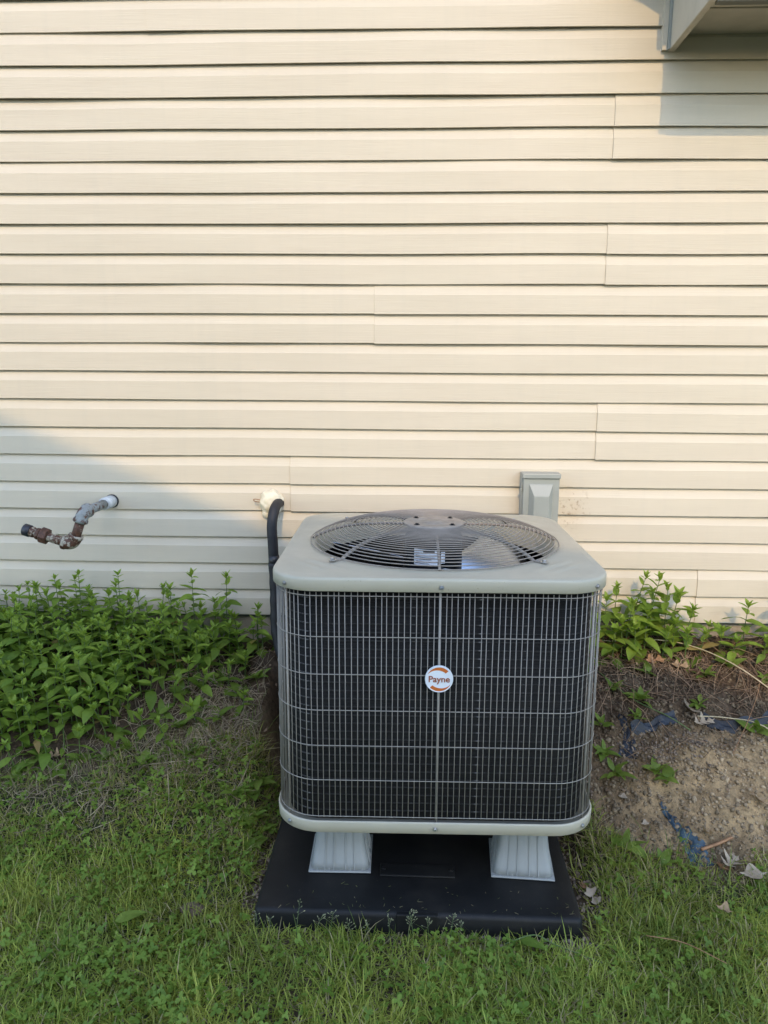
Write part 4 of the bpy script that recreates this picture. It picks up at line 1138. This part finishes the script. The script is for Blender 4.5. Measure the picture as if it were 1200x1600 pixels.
def build_pebbles():
    t = (1 + 5 ** 0.5) / 2
    ico = np.array([(-1, t, 0), (1, t, 0), (-1, -t, 0), (1, -t, 0), (0, -1, t), (0, 1, t), (0, -1, -t), (0, 1, -t), (t, 0, -1), (t, 0, 1), (-t, 0, -1), (-t, 0, 1)], float) / math.sqrt(1 + t * t)
    tri = np.array([(0, 11, 5), (0, 5, 1), (0, 1, 7), (0, 7, 10), (0, 10, 11), (1, 5, 9), (5, 11, 4), (11, 10, 2), (10, 7, 6), (7, 1, 8), (3, 9, 4), (3, 4, 2), (3, 2, 6), (3, 6, 8), (3, 8, 9), (4, 9, 5), (2, 4, 11), (6, 2, 10), (8, 6, 7), (9, 8, 1)])
    def soil(x, y):
        d = np.where((x > 0.55) & (y > lawn_edge(x) - 0.02), 0.75, 0.0)
        return d
    def gravel(x, y):
        r = (x > 0.435) & (x < 0.555) & (y > -1.05) & (y < -0.6)
        l = (x > -0.43) & (x < -0.365) & (y > -1.04) & (y < -0.70)
        f = (x > 0.17) & (x < 0.47) & (y < -1.088) & (y > -1.16)
        fab = np.exp(-((x - 0.80) / 0.16) ** 2 - ((y + 0.51) / 0.05) ** 2) * (x > 0.57)
        return np.where(r | l | f, 0.9, 0.0) + fab
    for nm, fn, cnt, lo, hi, lab, c0, c1 in (('soil_crumbs', soil, 42000, 0.0013, 0.0085, 'crumbly soil and clods on the right bank', (0.19, 0.142, 0.09), (0.46, 0.35, 0.22)),
                                         ('gravel', gravel, 30000, 0.002, 0.0065, 'small brown gravel along the edges of the pad', (0.10, 0.075, 0.055), (0.30, 0.235, 0.175))):
        X, Y = scatter(cnt, -0.5, 1.6, -1.2, -0.02, fn)
        n = len(X); S_ = lo + (hi - lo) * rng.random(n) ** 2.5
        if nm == 'gravel': S_ = lo + (hi - lo) * rng.random(n) ** 1.3
        Z = terr(X, Y) + S_ * 0.3
        jit = rng.uniform(0.65, 1.3, (n, 12, 1)); sq = rng.uniform(0.6, 1.2, (n, 1, 3))
        a = rng.uniform(0, 2 * PI, n); ca, sa = np.cos(a)[:, None], np.sin(a)[:, None]
        P = ico[None] * jit * sq * S_[:, None, None]
        Q = np.stack([P[..., 0] * ca - P[..., 1] * sa, P[..., 0] * sa + P[..., 1] * ca, P[..., 2]], -1) + np.stack([X, Y, Z], 1)[:, None]
        T = (tri[None] + 12 * np.arange(n)[:, None, None]).reshape(-1, 3)
        h = rng.random((n, 1)); sandy = np.exp(-((X - 1.02) / 0.3) ** 2 - ((Y + 0.64) / 0.18) ** 2)[:, None]
        c = np.array(c0) * (1 - h) + np.array(c1) * h
        if nm == 'soil_crumbs': c = c * (0.42 + 0.62 * sandy)
        o = obj_me(nm, fast_mesh(nm, Q.reshape(-1, 3), T, MAT['pebble'], np.repeat(c, 12, axis=0))); o['kind'] = 'stuff'; o['label'] = lab
build_pebbles()

def oak_leaf(x, y, size, rz, mat, label, curl=0.25, tilt=(0, 0), lift=0.012, lobes=4):
    r = random.Random(int((x + 5) * 1000 + (y + 5) * 77)); n = 41; half = []
    for i in range(n):
        t = i / (n - 1)
        env = math.sin(PI * min(1, t ** 0.8)) ** 0.8 * 0.34
        w = env * (0.62 + 0.52 * math.cos(2 * PI * lobes * t + PI)) if 0.04 < t < 0.98 else 0.008
        half.append((t, max(0.008, w)))
    V = []; Fc = []
    for s in (0, 1):
        for t, w in half:
            for j in (-1, -0.5, 0, 0.5, 1):
                z = curl * (t - 0.5) ** 2 + curl * 1.1 * (j * w) ** 2 * 3 + 0.03 * math.sin(9 * t + 3 * j) - 0.006 * s
                V.append((size * (t - 0.5 + 0.05 * j * j * (w > 0.1)), size * j * w, size * z))
    m = n * 5
    for i in range(n - 1):
        for j in range(4):
            q = i * 5 + j
            Fc.append((q, q + 5, q + 6, q + 1)); Fc.append((m + q, m + q + 1, m + q + 6, m + q + 5))
    o = obj('fallen_leaf', (V, Fc), mat, None, True, recalc=False)
    o.location = (x, y, tz(x, y) + lift); o.rotation_euler = (tilt[0], tilt[1], rz)
    tag(o, label, 'leaf', 'dry fallen leaves on the ground')
    return o
oak_leaf(0.923, -0.385, 0.085, 1.2, MAT['oak_pale'], 'pale dry oak leaf standing on dark soil above the fabric', 0.4, (0.6, 0.2), 0.02)
oak_leaf(0.950, -0.445, 0.075, 0.3, MAT['oak_pale'], 'pale dry leaf fragment between the two navy fabric bands', 0.5, (0.3, 0), 0.014, 3)
oak_leaf(1.028, -0.700, 0.070, 1.9, MAT['oak'], 'tan oak leaf on the sandy mound at the right border', 0.3, (0.35, 0), 0.014, 3)
oak_leaf(0.850, -0.782, 0.062, 2.2, MAT['oak'], 'small tan oak leaf touching the brown stick', 0.5, (0.4, 0.2), 0.016, 3)
oak_leaf(0.893, -0.845, 0.080, 0.7, MAT['oak_pale'], 'pale oak leaf at the lawn edge below the stick', 0.5, (0.2, 0.1), 0.014, 3)
oak_leaf(0.862, -0.868, 0.060, 1.6, MAT['oak_brown'], 'crumpled brown leaf at the lower end of the blue fabric', 0.6, (0.3, 0.3), 0.014, 3)
oak_leaf(0.935, -0.888, 0.075, 0.05, MAT['oak_pale'], 'flat pale bark like leaf lying on the lawn edge at right', 0.2, (0.1, 0), 0.022, 1)
oak_leaf(0.803, -1.025, 0.040, -0.5, MAT['oak'], 'small bent tan leaf scrap on the right lawn', 0.8, (0.2, 0.1), 0.036, 1)
oak_leaf(0.865, -0.200, 0.075, 0.2, MAT['oak_brown'], 'reddish brown leaf on the sunlit bank, left of its neighbour', 0.3, (0.35, 0), 0.02, 2)
oak_leaf(0.949, -0.210, 0.060, -0.3, MAT['oak'], 'tan leaf on the sunlit bank, right of the reddish one', 0.4, (0.35, 0), 0.02, 2)
oak_leaf(-1.13, -0.545, 0.055, 0.4, MAT['oak'], 'tan dry leaf at the foot of the left bed', 0.5, (0.3, 0), 0.02, 3)
oak_leaf(0.492, -0.955, 0.055, -1.1, MAT['oak_pale'], 'whitish crumpled leaf in the gravel right of the pad', 0.8, (0.3, 0.3), 0.012, 2)
oak_leaf(0.475, -0.915, 0.04, 1.1, MAT['oak_brown'], 'little brown leaf in the gravel behind the whitish one', 0.7, (0.3, 0.3), 0.012, 2)
oak_leaf(0.69, -0.735, 0.028, 0.2, MAT['oak_pale'], 'tiny pale leaf scrap on bare soil right of the condenser', 0.4, (0.2, 0), 0.012, 1)
oak_leaf(0.646, -0.655, 0.03, -0.3, MAT['oak_pale'], 'tiny white leaf scrap on the slope beside the bright weed', 0.4, (0.2, 0), 0.012, 1)

def stalk(name, pts, r0, r1, mat, label, cat):
    P = smooth_path(pts, 6)
    o = obj(name, tube(P, [r0 + (r1 - r0) * i / (len(P) - 1) for i in range(len(P))], 6), mat, None, True)
    return tag(o, label, cat)
gp = lambda x, y, dz: (x, y, tz(x, y) + dz)
stalk('stick', [gp(0.822, -0.815, 0.008), gp(0.87, -0.80, 0.012), gp(0.918, -0.783, 0.012)], 0.0048, 0.0042, MAT['stick'], 'short straight brown stick beside the blue fabric strip', 'stick')
stalk('dry_stalk', [gp(0.63, -0.10, 0.03), gp(0.76, -0.12, 0.045), gp(0.90, -0.115, 0.05), gp(1.02, -0.16, 0.055), gp(1.13, -0.27, 0.05), gp(1.26, -0.40, 0.03), gp(1.36, -0.46, 0.01)], 0.0013, 0.0026, MAT['straw'], 'long pale arching dry stalk across the sunlit bank', 'stalk')
stalk('dry_stalk', [gp(0.66, -0.23, 0.01), gp(0.74, -0.36, 0.03), gp(0.84, -0.44, 0.03), gp(0.90, -0.47, 0.01)], 0.0016, 0.0020, MAT['stem'], 'thin green runner trailing down the dark soil at right', 'stalk')
stalk('dry_stalk', [gp(0.93, -0.44, 0.02), gp(1.02, -0.45, 0.04), gp(1.12, -0.49, 0.04), gp(1.25, -0.56, 0.01)], 0.0018, 0.0020, MAT['straw'], 'pale runner lying across the navy fabric at right', 'stalk')
stalk('dry_stalk', [gp(1.20, -0.22, 0.01), gp(1.16, -0.35, 0.07), gp(1.08, -0.47, 0.05), gp(1.00, -0.56, 0.01)], 0.0010, 0.0012, MAT['stick'], 'thin brown stem arching over the right bank', 'stalk')
stalk('dry_stalk', [gp(0.24, -1.14, 0.02), gp(0.31, -1.125, 0.035), gp(0.36, -1.15, 0.03), gp(0.46, -1.19, 0.02)], 0.0018, 0.0012, MAT['stem'], 'green runner lying over the gravel in front of the pad', 'stalk')
stalk('dry_stalk', [gp(-0.85, -0.585, 0.012), gp(-0.74, -0.575, 0.018), gp(-0.62, -0.56, 0.012)], 0.0012, 0.0010, MAT['straw'], 'pale dry stalk lying flat between lawn and left bed', 'stalk')
stalk('dry_stalk', [gp(0.58, -1.12, 0.035), gp(0.66, -1.15, 0.045), gp(0.74, -1.20, 0.035)], 0.0012, 0.0010, MAT['stick'], 'thin grey stem lying in the right lawn', 'stalk')

def fabric(pts, widths, label, mat, seed, up=0.0):
    r = random.Random(seed); P = smooth_path([(x, y, 0) for x, y in pts], 8); n = len(P); V = []; Fc = []; m = 7
    for i, p in enumerate(P):
        t = P[min(i + 1, n - 1)] - P[max(i - 1, 0)]; t.normalize(); s = Vector((-t.y, t.x, 0))
        w = np.interp(i / (n - 1), np.linspace(0, 1, len(widths)), widths) * (1 + 0.12 * math.sin(i * 1.9 + seed))
        for j in range(m):
            u = j / (m - 1) - 0.5
            q = p + s * w * u
            z = tz(q.x, q.y) + 0.003 + 0.004 * math.sin(i * 0.9 + j * 1.7 + seed) + up * (0.5 + u) * (1 + 0.3 * math.sin(i * 0.7))
            V.append((q.x, q.y, z))
    top = len(V); V += [(x, y, z - 0.0015) for x, y, z in V]
    for i in range(n - 1):
        for j in range(m - 1):
            q = i * m + j
            Fc.append((q, q + m, q + m + 1, q + 1)); Fc.append((top + q, top + q + 1, top + q + m + 1, top + q + m))
    return tag(obj('landscape_fabric', (V, Fc), mat, None, True, recalc=False), label, 'fabric', 'strips of landscape fabric in the right bank')
fabric([(0.752, -0.672), (0.768, -0.71), (0.786, -0.757), (0.808, -0.81), (0.816, -0.855)], [0.010, 0.022, 0.030, 0.062, 0.066], 'torn blue fabric strip running from bare soil to the lawn', MAT['fabric'], 1)
fabric([(0.690, -0.405), (0.706, -0.47), (0.690, -0.53)], [0.016, 0.030, 0.060], 'blue fabric flap beside the condenser right flank', MAT['fabric_dark'], 2)
fabric([(0.715, -0.462), (0.79, -0.445), (0.868, -0.425)], [0.012, 0.016, 0.026], 'short navy fabric band left of the pale oak leaf', MAT['fabric_dark'], 3, 0.022)
fabric([(0.955, -0.425), (1.03, -0.452), (1.13, -0.438), (1.20, -0.40)], [0.010, 0.018, 0.018, 0.01], 'long navy fabric band right of the pale oak leaf', MAT['fabric_dark'], 4, 0.022)

def half_stone(x, y, s, label):
    import mathutils
    bm = bmesh.new(); bmesh.ops.create_icosphere(bm, subdivisions=3, radius=1.0)
    for v in bm.verts:
        p = v.co.copy(); d = 1 + 0.28 * mathutils.noise.noise(p * 1.8 + Vector((x * 9, y * 9, 0))) + 0.1 * mathutils.noise.noise(p * 5)
        v.co = Vector((p.x * s * d, p.y * s * 0.8 * d, p.z * s * 0.50 * d))
    me = bpy.data.meshes.new('stone'); bm.to_mesh(me); bm.free(); me.materials.append(MAT['stone'])
    o = obj_me('stone', me); o.location = (x, y, tz(x, y) + s * 0.25); tag(o, label, 'stone')
half_stone(-0.548, -1.048, 0.030, 'small brown lump of dirt half sunk in the lawn left of the pad')
half_stone(0.60, -1.125, 0.012, 'small pale pebble in the right lawn near the pad corner')

def seed_stalk(x, y, h, az, lean, seed):
    r = random.Random(seed)
    t = thing('seed_grass', 'thin grass stalk with pale seed head in front of the black pad', 'grass stalk', (x, y, tz(x, y)), 0, 'seeding grass stalks in front of the pad')
    at = lambda s: Vector((lean * h * s ** 1.8 * math.cos(az), lean * h * s ** 1.8 * math.sin(az), h * s))
    obj('stalk', tube([at(s) for s in np.linspace(0, 1, 8)], [0.0009 * (1 - 0.6 * s) for s in np.linspace(0, 1, 8)], 5), MAT['stem'], t, True)
    parts = []
    ns = r.randint(6, 12)
    for k in range(ns):
        s = 0.62 + 0.38 * k / (ns - 1); a = r.uniform(0, 2 * PI); L = 0.011 * (1.15 - (k / (ns - 1))) * r.uniform(0.4, 1.3) + 0.002
        p = at(s); q = p + Vector((L * math.cos(a), L * math.sin(a), L * 0.7))
        parts.append(tube([p, q], 0.0003, 3))
        d = (q - p).normalized()
        parts.append(tube([q, q + d * 0.0022, q + d * 0.005], [0.0006, 0.0013, 0.0003], 5))
    obj('seed_head', join(*parts), MAT['seed'], t, True)
for i, (x, h, az) in enumerate([(-0.366, 0.075, 2), (-0.335, 0.06, 1), (-0.268, 0.085, 1.4), (-0.222, 0.075, 0.5), (-0.185, 0.082, 0.2), (-0.13, 0.05, 2.4), (-0.095, 0.055, 0.3), (0.004, 0.095, 0.9), (0.02, 0.085, 2.0), (0.056, 0.085, 2.6), (0.108, 0.08, 1.2), (0.13, 0.088, 0.7), (-0.04, 0.06, 2.0)]):
    seed_stalk(x, -1.118 - 0.008 * (i % 3), h * random.uniform(0.65, 1.15), az, random.uniform(0.05, 0.45), 3000 + i)
